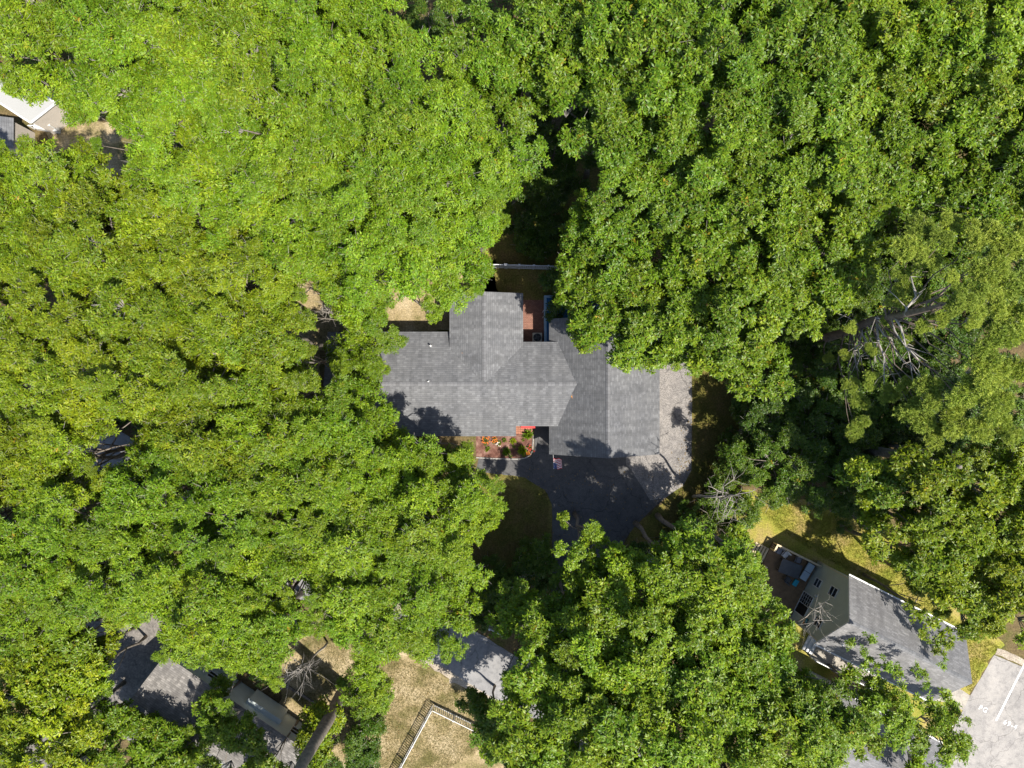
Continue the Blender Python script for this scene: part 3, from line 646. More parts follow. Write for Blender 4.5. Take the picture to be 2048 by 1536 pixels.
bt = MB(); bt.box((L3 * .545, -.118, 2.2), (L3 * .785, .34, 2.26)); bt.build('bump_out_roof', M['grey_siding'], wc)
window(wc, (L3 * .9, -.12, 1.7), (1, 0, 0), 1.2, 1.0, (0, 1, 0)); window(wc, (L3 * .3, -.12, 1.7), (1, 0, 0), 1.2, 1.0, (0, 1, 0)); window(wc, (.25, -3, 1.7), (0, 1, 0), 1.2, 1.0, WN)
be = thing('timber_edging', 'weathered timber edging beside the pale green cottage', 'edging', (0, 0, 0))
ea, eb = W(560, 1362), W(655, 1420)
for i in range(3):
    p, q = ea.lerp(eb, i / 3), ea.lerp(eb, (i + .96) / 3); m_ = MB(); m_.bar(p + Vector((0, 0, .09)), q + Vector((0, 0, .09)), .2, .18); m_.build('timber', M['bark'], be)

# ---- neighbours at the upper left
mh_ = thing('mobile_home', 'white roofed mobile home with beige walls at the wood edge', 'house', (0, 0, 0))
q0, q1, q2 = W(0, 206, 3.4), W(62, 246, 3.4), W(104, 238, 3.4); e = (q1 - q0).normalized(); nrm = Vector((-e.y, e.x, 0)); wid = 2.6
q0 = q1 - e * 11
P4 = [q0, q1, q1 + nrm * wid + e * .9, q0 + nrm * wid]
m_ = MB(); m_.face(P4); m_.face([p - Vector((0, 0, .12)) for p in P4][::-1])
for i in range(4): a_, b_ = P4[i], P4[(i + 1) % 4]; m_.face([b_, a_, a_ - Vector((0, 0, .12)), b_ - Vector((0, 0, .12))])
m_.build('roof', M['white_roof'], mh_)
m_ = MB(); cen = sum(P4, Vector()) / 4; IN = [p + (cen - p).normalized() * .25 for p in P4]
for i in range(4): a_, b_ = IN[i].copy(), IN[(i + 1) % 4].copy(); m_.face([(a_.x, a_.y, 0), (b_.x, b_.y, 0), (b_.x, b_.y, 3.28), (a_.x, a_.y, 3.28)])
m_.build('wall', M['beige_siding'], mh_)
for (s_, t_) in ((0, 1), (1, 2), (3, 2)):
    m_ = MB(); m_.bar(P4[s_] + Vector((0, 0, .03)), P4[t_] + Vector((0, 0, .03)), .16, .08); m_.build('roof_trim', M['white'], mh_)
lp = thing('porch_landing', 'white landing with rails at the end of the mobile home', 'landing', (0, 0, 0)); a_ = W(92, 247, .6)
m_ = MB(); m_.box(a_ + Vector((-1.1, -.55, -.6)), a_ + Vector((1.0, .5, .0)), rot=-.15); m_.build('platform', M['white'], lp)
for k, (x, y) in enumerate(((-1.0, -.5), (.9, -.5), (.9, .4))): m_ = MB(); m_.box(a_ + Vector((x - .04, y - .04, 0)), a_ + Vector((x + .04, y + .04, .9))); m_.build('post', M['white'], lp)
m_ = MB(); m_.bar(a_ + Vector((-1.0, -.5, .9)), a_ + Vector((.9, -.5, .9)), .08, .06); m_.bar(a_ + Vector((.9, -.45, .9)), a_ + Vector((.9, .4, .9)), .08, .06); m_.build('rail', M['white'], lp)
bh = thing('grey_shed', 'grey shingled shed beside the white mobile home', 'shed', (0, 0, 0)); a_ = W(24, 234, 3.3)
x0, x1, y1, y0 = a_.x - 5.5, a_.x, a_.y, a_.y - 2.6
slope(bh, 'roof', (x1, y0, 3.1), (x1, y1, 3.1), (x1 - 2.7, y1, 4.3), (x1 - 2.7, y0, 4.3), M['roof'])
slope(bh, 'roof', (x0, y0, 3.1), (x0, y1, 3.1), (x1 - 2.7, y1, 4.3), (x1 - 2.7, y0, 4.3), M['roof'])
walls(bh, x0 + .25, x1 - .25, y0 + .2, y1 - .2, 3.05, M['beige_siding'], gable=('y', x1 - 2.7, 4.1))

# ---- fences
def panel_fence(pts, h_, label):
    """vinyl fence: posts with caps, top rails and boards"""
    t = thing('vinyl_fence', label, 'fence')
    for i in range(len(pts) - 1):
        a_, b_ = pts[i], pts[i + 1]; L = (b_ - a_).length; d = (b_ - a_) / L; rz = math.atan2(d.y, d.x)
        n = max(1, round(L / 1.3)); up = Vector((0, 0, 1))
        for k in range(n + 1):
            p = a_ + d * (L * k / n + (.14 if i and k == 0 else 0)); m_ = MB(); m_.box((-.065, -.065, 0), (.065, .065, h_ + .08)); o = m_.build('post', M['vinyl'], t); o.location = p; o.rotation_euler = (0, 0, rz)
            m_ = MB(); m_.box((-.085, -.085, h_ + .08), (.085, .085, h_ + .11)); c_ = m_.build('post_cap', M['vinyl'], o)
            if k < n:
                q = a_ + d * L * (k + 1) / n
                for z in (h_ - .04, .12): m_ = MB(); m_.bar(p + d * .066 + up * z, q - d * .066 + up * z, .06, .09); m_.build('rail', M['vinyl'], t)
                nb = 8
                for j in range(nb):
                    s_ = p.lerp(q, (j + .5) / nb); m_ = MB(); m_.box((-.07, -.012, .17), (.07, .012, h_ - .09)); o2 = m_.build('board', M['vinyl'], t); o2.location = s_; o2.rotation_euler = (0, 0, rz)
panel_fence([W(900, 534), W(1010, 536), W(1180, 541)], 1.8, 'white vinyl panel fence across the shaded yard behind the ranch house')
panel_fence([W(905, 1212), W(1005, 1262)], 1.2, 'white vinyl fence in the shade beside the street')
def picket_fence(pts, h_, label):
    t = thing('picket_fence', label, 'fence')
    pk = MB(); pk.box((-.034, -.018, .06), (.034, .018, h_)); pkm = pk.mesh('picket', M['white']); ps = MB(); ps.box((-.06, -.06, 0), (.06, .06, h_ + .08)); psm = ps.mesh('post', M['white'])
    for i in range(len(pts) - 1):
        a_, b_ = pts[i], pts[i + 1]; L = (b_ - a_).length; d = (b_ - a_) / L; rz = math.atan2(d.y, d.x)
        for z in (.15, h_): m_ = MB(); m_.bar(a_ + d * .06 + Vector((0, 0, z)), b_ - d * .06 + Vector((0, 0, z)), .055, .05); m_.build('rail', M['white'], t)
        n = int(L / .19)
        for k in range(n):
            o = link('picket', pkm, t); o.location = a_ + d * (L * (k + .5) / n); o.rotation_euler = (0, 0, rz)
        for k in range(int(L / 2.1) + 1):
            if i and k == 0: continue
            o = link('post', psm, t); o.location = a_ + d * min(L, k * 2.1); o.rotation_euler = (0, 0, rz)
fc = W(867, 1408); picket_fence([W(785, 1560), fc, W(1010, 1478)], 1.3, 'white baluster fence enclosing the dry corner yard')

# ---- patio things
ac = thing('air_conditioner', 'square air conditioner with round dark fan on the brick patio', 'air conditioner', W(1074, 676))
m_ = MB(); m_.box((-.42, -.42, 0), (.42, .42, .75)); m_.build('cabinet', M['trim'], ac)
m_ = MB(); m_.tube([(0, 0, .74), (0, 0, .775)], [.36, .36], 24); m_.build('fan_well', M['dark'], ac)
for k in range(4): m_ = MB(); m_.box((.03, -.09, .78), (.32, .09, .79), tilt=Matrix.Rotation(.3, 3, 'X')); o = m_.build('blade', M['slate'], ac); o.rotation_euler = (0, 0, k * math.pi / 2 + .3)
m_ = MB()
for k in range(5): m_.tube([((.07 + .07 * k) * math.cos(t), (.07 + .07 * k) * math.sin(t), .80) and Vector(((.07 + .07 * k) * math.cos(t), (.07 + .07 * k) * math.sin(t), .80)) for t in [2 * math.pi * j / 20 for j in range(21)]], [.006] * 21, 4, cap=False)
m_.build('grille', M['dark'], ac)
pl = thing('pool', 'blue lined pool with pale rim beside the brick patio', 'pool', (0, 0, 0)); pa, pb = W(1092, 690), W(1190, 598)
m_ = MB(); m_.face([(pa.x, pa.y, .9), (pb.x, pa.y, .9), (pb.x, pb.y, .9), (pa.x, pb.y, .9)]); m_.build('water', M['water'], pl)
for (x0, y0, x1, y1) in ((pa.x - .2, pa.y, pa.x, pb.y), (pb.x, pa.y, pb.x + .2, pb.y), (pa.x - .2, pb.y, pb.x + .2, pb.y + .2), (pa.x - .2, pa.y - .2, pb.x + .2, pa.y)):
    m_ = MB(); m_.box((x0, y0, 0), (x1, y1, 1.02)); m_.build('pool_wall', M['blue_rim'], pl)
m_ = MB(); m_.tube([(pa.x - .3, pb.y - 1.2, 0), (pa.x - .3, pb.y - 1.2, 1.7), (pa.x, pb.y - 1.2, 1.9), (pa.x + .3, pb.y - 1.2, 1.6), (pa.x + .3, pb.y - 1.2, .8)], [.03] * 5, 6)
m_.tube([(pa.x - .3, pb.y - 1.7, 0), (pa.x - .3, pb.y - 1.7, 1.7), (pa.x, pb.y - 1.7, 1.9), (pa.x + .3, pb.y - 1.7, 1.6), (pa.x + .3, pb.y - 1.7, .8)], [.03] * 5, 6); m_.build('ladder', M['white'], pl)

# ---- flag on the garage
fp0, fp1 = Vector((3.55, GS + .34, 2.55)), Vector((3.58, GS - 1.25, 3.15))
fl = thing('flag', 'American flag on a short pole on the garage front', 'flag', fp0)
m_ = MB(); m_.tube([(0, 0, 0), fp1 - fp0], [.016, .013], 8); m_.build('pole', M['white'], fl)
m_ = MB(); m_.box((-.05, -.03, -.08), (.05, .005, .08)); m_.build('bracket', M['dark'], fl)
hd = (fp1 - fp0).normalized(); tip = fp1 - fp0
def fpt(a_, b_):     # a_ 0..1 along the hoist from the tip, b_ 0..1 along the fly
    p = tip - hd * (a_ * .92 + .03); x = b_ * .95
    return p + Vector((x * .80, -.10 * x + .05 * math.sin(b_ * 9 + a_ * 2), -.62 * x + .05 * math.sin(b_ * 7 + a_ * 3)))
m_ = MB()
for s_ in range(13):
    for k in range(20):
        f0, f1 = k / 20, (k + 1) / 20; blue = s_ < 7 and k < 8
        m_.face([fpt(s_ / 13, f0), fpt((s_ + 1) / 13, f0), fpt((s_ + 1) / 13, f1), fpt(s_ / 13, f1)], 2 if blue else (s_ % 2))
fb = m_.build('cloth', [M['flag_red'], M['flag_white'], M['flag_blue']], fl)
m_ = MB()
for r_ in range(9):
    for k in range(6 if r_ % 2 == 0 else 5):
        a_ = (r_ + .7) / 9.6 * 7 / 13; b_ = ((k + .5 + (0 if r_ % 2 == 0 else .5)) / 6) * .4; d_ = .011
        m_.face([fpt(a_ - d_, b_ - d_) + Vector((.002, 0, .004)), fpt(a_ + d_, b_ - d_) + Vector((.002, 0, .004)), fpt(a_ + d_, b_ + d_) + Vector((.002, 0, .004)), fpt(a_ - d_, b_ + d_) + Vector((.002, 0, .004))])
m_.build('stars', M['flag_white'], fb)

# ---- garden plants
def plant(px, py, r_, h_, label, n=60, leafL=.2, flower=None, nf=14, tint=(1, 1, 1), up=.6, group=None):
    g = np.random.default_rng(int(px * 7 + py)); c = W(px, py)
    t = thing('garden_plant', label, 'plant', (c.x, c.y, .03), 0, group)
    u = g.normal(size=(n, 3)); u[:, 2] = np.abs(u[:, 2]); u /= np.linalg.norm(u, axis=1)[:, None]
    base = u * np.array([r_ * .45, r_ * .45, h_ * .55]) * g.uniform(.1, 1, n)[:, None]; d = u + np.array([0, 0, up]) * g.random(n)[:, None]
    V, T, A = leaves(base, d, np.tile([0, 0, 1.], (n, 1)) + g.normal(size=(n, 3)) * .2, leafL * g.uniform(.7, 1.2, n), leafL * .3 * np.ones(n), g.random(n), g.random(n) * .9)
    o = link('foliage', np_mesh('foliage', [(V, T, A, 0)], [M['leafW']]), t); o.color = (*tint, 1)
    if flower:
        for i in range(nf):
            a_ = g.uniform(0, 6.28); q = r_ * math.sqrt(g.random()); s_ = g.uniform(.035, .06); z = h_ * (1.0 - .5 * (q / r_) ** 2) + .02; m_ = MB()
            for k in range(6):
                th = k * 1.047; m_.face([(0, 0, 0), (s_ * math.cos(th - .5), s_ * math.sin(th - .5), .01), (s_ * 1.2 * math.cos(th), s_ * 1.2 * math.sin(th), .0), (s_ * math.cos(th + .5), s_ * math.sin(th + .5), .01)])
            f = m_.build('flower', flower, t); f.location = (q * math.cos(a_), q * math.sin(a_), z)
        sm_ = MB()
        for k in range(5): sm_.tube([(0, 0, 0), (r_ * .4 * math.cos(k * 1.3), r_ * .4 * math.sin(k * 1.3), h_ * .9)], [.01, .006], 4)
        sm_.build('stem', M['bark'], t)
plant(972, 880, .42, .4, 'orange flowering mound under the eave, the larger of two', 90, .16, M['flower_orange'], 28)
plant(990, 879, .3, .35, 'orange flowering mound under the eave, the smaller of two', 60, .15, M['flower_orange'], 20)
plant(997, 889, .22, .3, 'pale flowering plant in the middle of the mulch bed', 40, .14, M['flower_white'], 10)
plant(1009, 880, .26, .4, 'small dark green plant by the eave in the mulch bed', 60, .2); plant(1026, 882, .34, .5, 'lime green leafy plant in the mulch bed', 80, .24, tint=(2.2, 1.7, .8))
plant(1056, 870, .48, .7, 'large spiky green plant below the brick pavers', 90, .42, tint=(.9, 1, .8), up=1.2); plant(1013, 903, .48, .5, 'broad dark green plant near the pale edging', 120, .28, tint=(.8, .95, .7))
plant(1044, 900, .5, .7, 'arching yellow green plant near the curved edging', 90, .4, tint=(1.4, 1.3, .6), up=1.2); plant(1060, 895, .24, .4, 'red flowering plant at the curved edging', 40, .15, M['flower_red'], 9)
plant(1057, 906, .2, .3, 'orange red flowering plant at the edging corner', 40, .14, M['flower_orange'], 12); plant(975, 897, .24, .3, 'low green plant in the shaded end of the bed', 50, .18); plant(1066, 901, .14, .3, 'tiny pink red plant just outside the bed edging', 20, .12, M['flower_red'], 3)

# ------------------------------------------------------------------ trees
# open places (outlines in photo pixels) that the crowns leave free
CLEAR = [
 [(768, 780), (800, 705), (870, 672), (905, 645), (965, 590), (1012, 560), (1015, 500), (1030, 400), (1050, 385), (1110, 375), (1130, 420), (1120, 470), (1108, 540), (1096, 590), (1092, 680), (1112, 700), (1150, 735), (1215, 740), (1330, 748), (1385, 750), (1462, 778), (1445, 860), (1420, 900), (1400, 960), (1365, 1000), (1335, 1010), (1355, 1045), (1290, 1080), (1250, 1065), (1225, 1040), (1108, 1015), (1106, 1110), (1085, 1130), (1000, 1160), (965, 1120), (1010, 1040), (1050, 985), (985, 945), (968, 900), (930, 872), (893, 868), (872, 845), (825, 838), (772, 795)],
 [(772, 640), (800, 602), (832, 612), (846, 652), (800, 650)],
 [(622, 585), (645, 590), (660, 640), (652, 770), (640, 770), (632, 650)],
 [(1520, 1015), (1585, 1030), (1680, 1075), (1790, 1140), (1830, 1205), (1870, 1240), (1925, 1285), (1985, 1310), (2048, 1335), (2110, 1360), (2110, 1640), (1930, 1640), (1942, 1490), (1925, 1400), (1870, 1385), (1750, 1330), (1720, 1355), (1680, 1355), (1630, 1330), (1612, 1290), (1588, 1240), (1548, 1185), (1525, 1120), (1515, 1060)],
 [(870, 1330), (930, 1315), (955, 1275), (1008, 1312), (985, 1340), (958, 1395), (880, 1350)],
 [(622, 1290), (650, 1268), (668, 1300), (660, 1330), (740, 1385), (800, 1370), (860, 1380), (955, 1400), (962, 1452), (905, 1470), (892, 1560), (690, 1560), (690, 1430), (640, 1440), (640, 1400), (585, 1380), (570, 1350)],
 [(235, 1290), (290, 1300), (330, 1345), (390, 1395), (385, 1445), (310, 1430), (250, 1400), (225, 1350)],
 [(470, 1365), (500, 1362), (570, 1400), (650, 1470), (610, 1510), (500, 1425)],
 [(-60, 190), (40, 198), (75, 210), (108, 228), (125, 262), (150, 275), (135, 300), (90, 275), (30, 265), (-60, 280)],
 [(208, 278), (236, 276), (240, 312), (222, 318)],
 [(192, 895), (215, 882), (262, 898), (240, 920), (200, 930)],
 [(1132, 318), (1185, 312), (1180, 380), (1120, 385)],
 [(815, 28), (890, 28), (892, 60), (840, 62)],
 [(590, 1170), (612, 1165), (606, 1195)],
]
CLEAR = [np.array(p, float) for p in CLEAR]
PINE_CLEAR = np.array([(1590, 690), (1650, 660), (1760, 560), (1780, 450), (1880, 430), (1960, 470), (2060, 480), (2060, 850), (1900, 880), (1700, 900), (1590, 830)], float)
def sdist(p, poly):
    """signed distance in pixels, negative inside"""
    a = poly; b = np.roll(poly, -1, 0); d = b - a; q = np.array(p) - a
    t = np.clip((q * d).sum(1) / (d * d).sum(1), 0, 1); dist = np.sqrt(((q - d * t[:, None]) ** 2).sum(1).min())
    x, y = p; c = ((a[:, 1] > y) != (b[:, 1] > y)) & (x < d[:, 0] * (y - a[:, 1]) / np.where(d[:, 1] == 0, 1e-9, d[:, 1]) + a[:, 0])
    return -dist if c.sum() % 2 else dist
def allowed(p, rad, polys):
    x, y = PX(p); rp = rad * sc(p[2])
    return all(sdist((x, y), c) > rp * .78 for c in polys)

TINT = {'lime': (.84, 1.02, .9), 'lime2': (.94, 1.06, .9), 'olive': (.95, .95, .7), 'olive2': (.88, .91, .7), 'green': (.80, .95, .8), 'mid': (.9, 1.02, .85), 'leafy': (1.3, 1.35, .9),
        'bright': (1.08, 1.14, .8), 'deep': (.95, 1.08, .85), 'deep_shade': (.72, .85, .85), 'gold': (1.3, 1.2, .6), 'sun': (1.7, 1.5, .7), 'shade': (.52, .68, .8)}  # sun tint carries sunlight; the darkened tints carry shade from taller trees
TNAME = {'lime': 'bright lime green', 'lime2': 'pale lime green', 'olive': 'olive green', 'olive2': 'dull olive green', 'green': 'fresh green', 'mid': 'mid green', 'leafy': 'leaf green', 'bright': 'warm green', 'sun': 'sunlit yellow green', 'deep': 'deep green', 'deep_shade': 'dark green', 'gold': 'golden green', 'shade': 'shaded dark green'}
nboughs = 0; AUTO = []
def tree(px, py, rpx, ztop, kind, tint, label=None, clear=True, dens=1.0, trunk_r=None, base=None, name='broadleaf_tree', extra=(), cat='tree'):
    """tree whose crown centre is seen at (px,py); its trunk stands below that point"""
    global nboughs
    zc = ztop - 1.5; c = W(px, py, zc); Rm = rpx / sc(zc); rb = RB[kind]
    polys = list(CLEAR) if clear else []
    if kind in 'LW' and clear and ztop > 12.5: polys.append(PINE_CLEAR)
    b0 = Vector(base) if base is not None else Vector((c.x, c.y, 0))
    group = None
    auto = label is None
    if auto: label = 'x'
    t = thing(name, label, cat, b0, 0, group)
    if auto: AUTO.append((t, tint, kind, b0.copy()))
    n = max(5, int(2.5 * dens * (Rm / rb) ** 2)); pos = []
    ph = random.uniform(0, 6.28); depth = min(ztop * .36, Rm * (.75 if kind == 'L' else .66))
    for layer, (cnt, zoff, rs) in enumerate(((n, 0, 1.0), (int(n * .25), -2.2, .85))):
        for i in range(cnt):
            f = math.sqrt((i + .5) / cnt); r_ = f * Rm * rs; a = i * 2.39996 + ph + layer
            wob = 1 + .16 * math.sin(3 * a * 0 + 3 * math.atan2(math.sin(a), math.cos(a)) + ph)
            for tryk in range(3):
                sz = (1.0, .68, .45)[tryk] * random.uniform(.74, 1.12)
                p = Vector((c.x + r_ * wob * math.cos(a) + random.gauss(0, .35), c.y + r_ * wob * math.sin(a) + random.gauss(0, .35), ztop - .7 * sz * rb - depth * f * f + zoff * random.uniform(.6, 1.3) - random.random() ** 1.5 * (2.3 if kind == 'L' else 1.9)))
                if p.z < 1.0 * sz: p.z = 1.0 * sz
                if allowed(p, sz * rb, polys):
                    x, y = PX(p)
                    if -140 < x < 2190 and -140 < y < 1680: pos.append((p, sz, f))
                    break
    for p, sz, f in list(pos) + [(W(ex, ey, ez), es, 2) for ex, ey, ez, es in extra]:
        o = link('crown_bough', random.choice(BOUGH['T' if f == 2 else kind]), t); f = min(f, 1); o.location = p - b0
        out = Vector((p.x - c.x, p.y - c.y, 0)); ax = Vector((0, 0, 1)).cross(out.normalized()) if out.length > .1 else Vector((1, 0, 0))
        o.rotation_mode = 'QUATERNION'
        o.rotation_quaternion = (Matrix.Rotation(random.uniform(.1, .45) * f, 4, ax) @ Matrix.Rotation(random.uniform(0, 6.28), 4, 'Z')).to_quaternion()
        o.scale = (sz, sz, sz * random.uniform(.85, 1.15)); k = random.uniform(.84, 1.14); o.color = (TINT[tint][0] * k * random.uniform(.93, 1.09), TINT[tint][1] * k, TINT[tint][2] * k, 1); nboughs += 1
    tr = trunk_r or max(.06, ztop * .0125)
    mb = MB(); top = Vector((c.x, c.y, ztop * .80)); pts = []
    for i in range(6):
        f = i / 5; pts.append(Vector((0, 0, 0)).lerp(top - b0, f) + Vector((random.gauss(0, .12), random.gauss(0, .12), 0)) * (f > 0))
    mb.tube(pts, [tr * (1.25 if i == 0 else 1 - .15 * i) for i in range(6)], 8)
    for p, sz, f in random.sample(pos, min(len(pos), 12)):
        q = p - b0; k = random.uniform(.45, .8); s_ = pts[2].lerp(pts[5], (k - .45) / .4 if k < .85 else 1); m1 = s_.lerp(q, .5) + Vector((random.gauss(0, .25), random.gauss(0, .25), random.uniform(.1, .5)))
        e = q - Vector((0, 0, .6 * sz)); mb.tube([s_, m1, e], [tr * .32, tr * .22, tr * .1], 5, cap=False)
    mb.build('trunk', M['bark'], t, True)
    return t

T = [ (-70, 300, 110, 19, 'L', 'lime2'), (-70, 460, 120, 19, 'L', 'olive'), (-70, 640, 120, 20, 'L', 'olive'), (-60, 880, 120, 19, 'L', 'olive'), (-60, 1040, 110, 18, 'L', 'green'), (-50, 1240, 90, 15, 'W', 'bright'), (120, -60, 120, 21, 'L', 'lime'), (320, -60, 120, 21, 'L', 'lime'), (520, -60, 120, 21, 'L', 'lime'), (700, -50, 110, 21, 'L', 'lime'),
 (1140, -60, 110, 20, 'W', 'deep'), (1280, -70, 110, 21, 'W', 'deep'), (1420, -60, 110, 21, 'W', 'deep'), (1560, -60, 110, 21, 'W', 'deep'), (1700, -60, 110, 20, 'W', 'deep'), (1850, -60, 110, 20, 'W', 'leafy'), (2120, 250, 100, 20, 'W', 'bright'), (2090, -30, 110, 20, 'W', 'leafy'), (1990, -60, 100, 20, 'W', 'leafy'), (2110, 960, 90, 18, 'W', 'gold'), (2110, 1120, 90, 18, 'W', 'gold'), (1680, 150, 80, 20, 'W', 'deep'), (150, 1310, 50, 11, 'W', 'bright'), (290, 1490, 60, 9, 'W', 'bright'), (410, 1440, 36, 9, 'W', 'bright'), (100, 1270, 50, 12, 'W', 'bright'), (180, 1350, 45, 10, 'W', 'bright'), (60, 1330, 60, 12, 'W', 'bright'), (1780, 410, 70, 12.4, 'W', 'bright'), (1860, 415, 80, 12.4, 'W', 'bright'), (1960, 430, 80, 12.4, 'W', 'bright'), (2050, 440, 80, 12.4, 'W', 'bright'), (1700, 540, 60, 12.4, 'W', 'bright'), (480, 320, 90, 22, 'L', 'lime'), (640, 300, 90, 22, 'L', 'lime'), (20, 950, 60, 17, 'L', 'olive'),
 # px, py, radius px, top height, bough kind, tint
 # bright wood at the upper left
 (40, 60, 150, 20, 'L', 'lime2'), (230, 70, 160, 21, 'L', 'lime'), (410, 60, 160, 22, 'L', 'lime2'), (590, 70, 160, 21, 'L', 'lime'), (740, 110, 120, 21, 'L', 'lime'),
 (210, 190, 120, 20, 'L', 'lime'), (350, 200, 150, 22, 'L', 'lime'), (530, 230, 170, 23, 'L', 'lime2'), (710, 240, 150, 22, 'L', 'lime'), (870, 210, 140, 22, 'L', 'lime'),
 (390, 330, 140, 21, 'L', 'lime2'), (560, 370, 150, 22, 'L', 'lime'), (730, 390, 150, 22, 'L', 'lime'), (890, 340, 130, 21, 'L', 'lime'), (960, 300, 90, 20, 'L', 'lime'),
 (600, 500, 120, 20, 'L', 'lime2'), (750, 510, 120, 20, 'L', 'lime'),
 # olive wood at the left
 (60, 340, 110, 18, 'L', 'lime2'), (180, 350, 80, 17, 'L', 'olive'), (330, 440, 140, 20, 'L', 'olive'), (160, 460, 150, 20, 'L', 'olive'), (40, 500, 120, 19, 'L', 'olive2'),
 (260, 590, 150, 20, 'L', 'olive'), (440, 560, 140, 20, 'L', 'olive'), (90, 640, 150, 20, 'L', 'olive'), (540, 670, 100, 18, 'L', 'olive2'), (390, 700, 140, 20, 'L', 'olive2'),
 (220, 740, 150, 20, 'L', 'olive'), (50, 790, 130, 19, 'L', 'olive'), (540, 790, 100, 17, 'L', 'olive2'), (380, 850, 130, 19, 'L', 'olive2'), (110, 920, 120, 18, 'L', 'olive'), (470, 930, 130, 19, 'L', 'olive2'), (600, 720, 60, 15, 'L', 'olive2'),
 # green wood at the lower left
 (290, 1000, 130, 18, 'L', 'green'), (140, 1060, 130, 18, 'L', 'green'), (40, 1150, 110, 17, 'L', 'green'), (420, 1070, 140, 19, 'L', 'green'), (250, 1140, 120, 18, 'L', 'mid'),
 (540, 1060, 90, 17, 'L', 'green'), (400, 1210, 140, 19, 'L', 'mid'), (540, 1210, 130, 18, 'L', 'mid'), (110, 1180, 100, 16, 'L', 'mid'), (470, 1320, 100, 17, 'L', 'green'), (330, 1270, 90, 17, 'L', 'mid'),
 (620, 960, 130, 18, 'L', 'mid'), (620, 850, 110, 17, 'L', 'green'), (660, 1080, 130, 18, 'L', 'mid'), (680, 1210, 110, 17, 'L', 'lime'), (560, 1300, 90, 16, 'L', 'mid'), (740, 1300, 70, 14, 'L', 'green'),
 (790, 1040, 130, 17, 'L', 'mid'), (900, 1090, 90, 16, 'L', 'mid'), (800, 1180, 120, 16, 'L', 'lime'),
 # young trees in the lower left corner
 (40, 1400, 100, 13, 'W', 'sun'), (130, 1345, 60, 12, 'W', 'sun'), (60, 1510, 110, 14, 'W', 'sun'), (190, 1485, 100, 10, 'W', 'bright'), (330, 1530, 80, 9, 'W', 'bright'), (440, 1510, 70, 11, 'W', 'bright'), (540, 1530, 50, 9, 'W', 'bright'), (20, 1290, 70, 11, 'W', 'bright'), (90, 1290, 50, 11, 'W', 'bright'),
 # wood at the bottom
 (1180, 1090, 80, 14, 'W', 'leafy'), (1350, 1135, 60, 17, 'W', 'leafy'), (1425, 1130, 75, 19, 'W', 'leafy'), (1505, 1125, 60, 19, 'W', 'leafy'), (1270, 1200, 120, 15, 'W', 'leafy'), (1140, 1240, 110, 13, 'W', 'deep'), (1060, 1310, 100, 14, 'W', 'leafy'), (1180, 1350, 130, 17, 'W', 'leafy'), (1320, 1330, 130, 18, 'W', 'leafy'),
 (1430, 1230, 120, 16, 'W', 'leafy'), (1520, 1170, 80, 14, 'W', 'leafy'), (1080, 1440, 120, 18, 'W', 'leafy'), (1220, 1480, 130, 19, 'W', 'leafy'), (1370, 1460, 130, 19, 'W', 'leafy'), (1470, 1340, 120, 17, 'W', 'leafy'), (1580, 1290, 90, 16, 'W', 'leafy'),
 (1510, 1460, 120, 18, 'W', 'leafy'), (1620, 1390, 100, 17, 'W', 'deep'), (1640, 1500, 120, 18, 'W', 'leafy'), (1110, 1560, 120, 18, 'W', 'leafy'), (1300, 1590, 120, 18, 'W', 'leafy'), (1480, 1580, 110, 18, 'W', 'leafy'),
 # deep green wood at the upper right
 (950, 50, 110, 20, 'W', 'deep'), (1070, 70, 110, 20, 'W', 'deep'), (1210, 60, 120, 21, 'W', 'deep'), (1340, 60, 130, 22, 'W', 'deep'), (1480, 80, 130, 22, 'W', 'deep'), (1620, 70, 130, 21, 'W', 'deep'),
 (1010, 190, 90, 18, 'W', 'deep'), (1230, 190, 110, 20, 'W', 'deep'), (1340, 200, 120, 21, 'W', 'deep'), (1470, 220, 130, 21, 'W', 'deep'), (1600, 220, 120, 21, 'W', 'deep'), (1280, 310, 110, 20, 'W', 'deep'), (1400, 340, 120, 20, 'W', 'deep'),
 (1540, 360, 120, 20, 'W', 'bright'), (1680, 340, 120, 20, 'W', 'bright'), (1740, 210, 120, 20, 'W', 'bright'), (1770, 80, 120, 20, 'W', 'leafy'), (1910, 60, 130, 20, 'W', 'leafy'), (2030, 90, 110, 20, 'W', 'leafy'), (1870, 200, 120, 20, 'W', 'bright'), (2000, 230, 120, 20, 'W', 'bright'),
 (1820, 330, 110, 19, 'W', 'bright'), (1950, 370, 120, 19, 'W', 'bright'), (2060, 370, 100, 19, 'W', 'bright'), (1420, 470, 110, 18, 'W', 'bright'), (1540, 500, 110, 18, 'W', 'bright'), (1660, 470, 110, 18, 'W', 'bright'), (1500, 620, 110, 18, 'W', 'bright'), (1740, 430, 70, 17, 'W', 'bright'), (1600, 590, 90, 17, 'W', 'bright'), (1440, 710, 80, 16, 'W', 'bright'), (1530, 720, 70, 15, 'W', 'bright'),
 # golden trees right of the cottage
 (1960, 920, 110, 18, 'W', 'gold'), (2040, 1010, 110, 18, 'W', 'gold'), (1860, 1010, 110, 17, 'W', 'gold'), (1960, 1090, 110, 17, 'W', 'gold'), (1860, 1130, 90, 15, 'W', 'gold'), (2040, 1190, 110, 17, 'W', 'gold'), (1950, 1210, 80, 15, 'W', 'gold'), (1780, 960, 80, 15, 'W', 'deep_shade'),
]
for a in T: tree(*a, dens=(1.0 if a[4] == 'L' else (.55 if 1100 < a[0] < 1530 and 1080 < a[1] < 1140 else .86)))
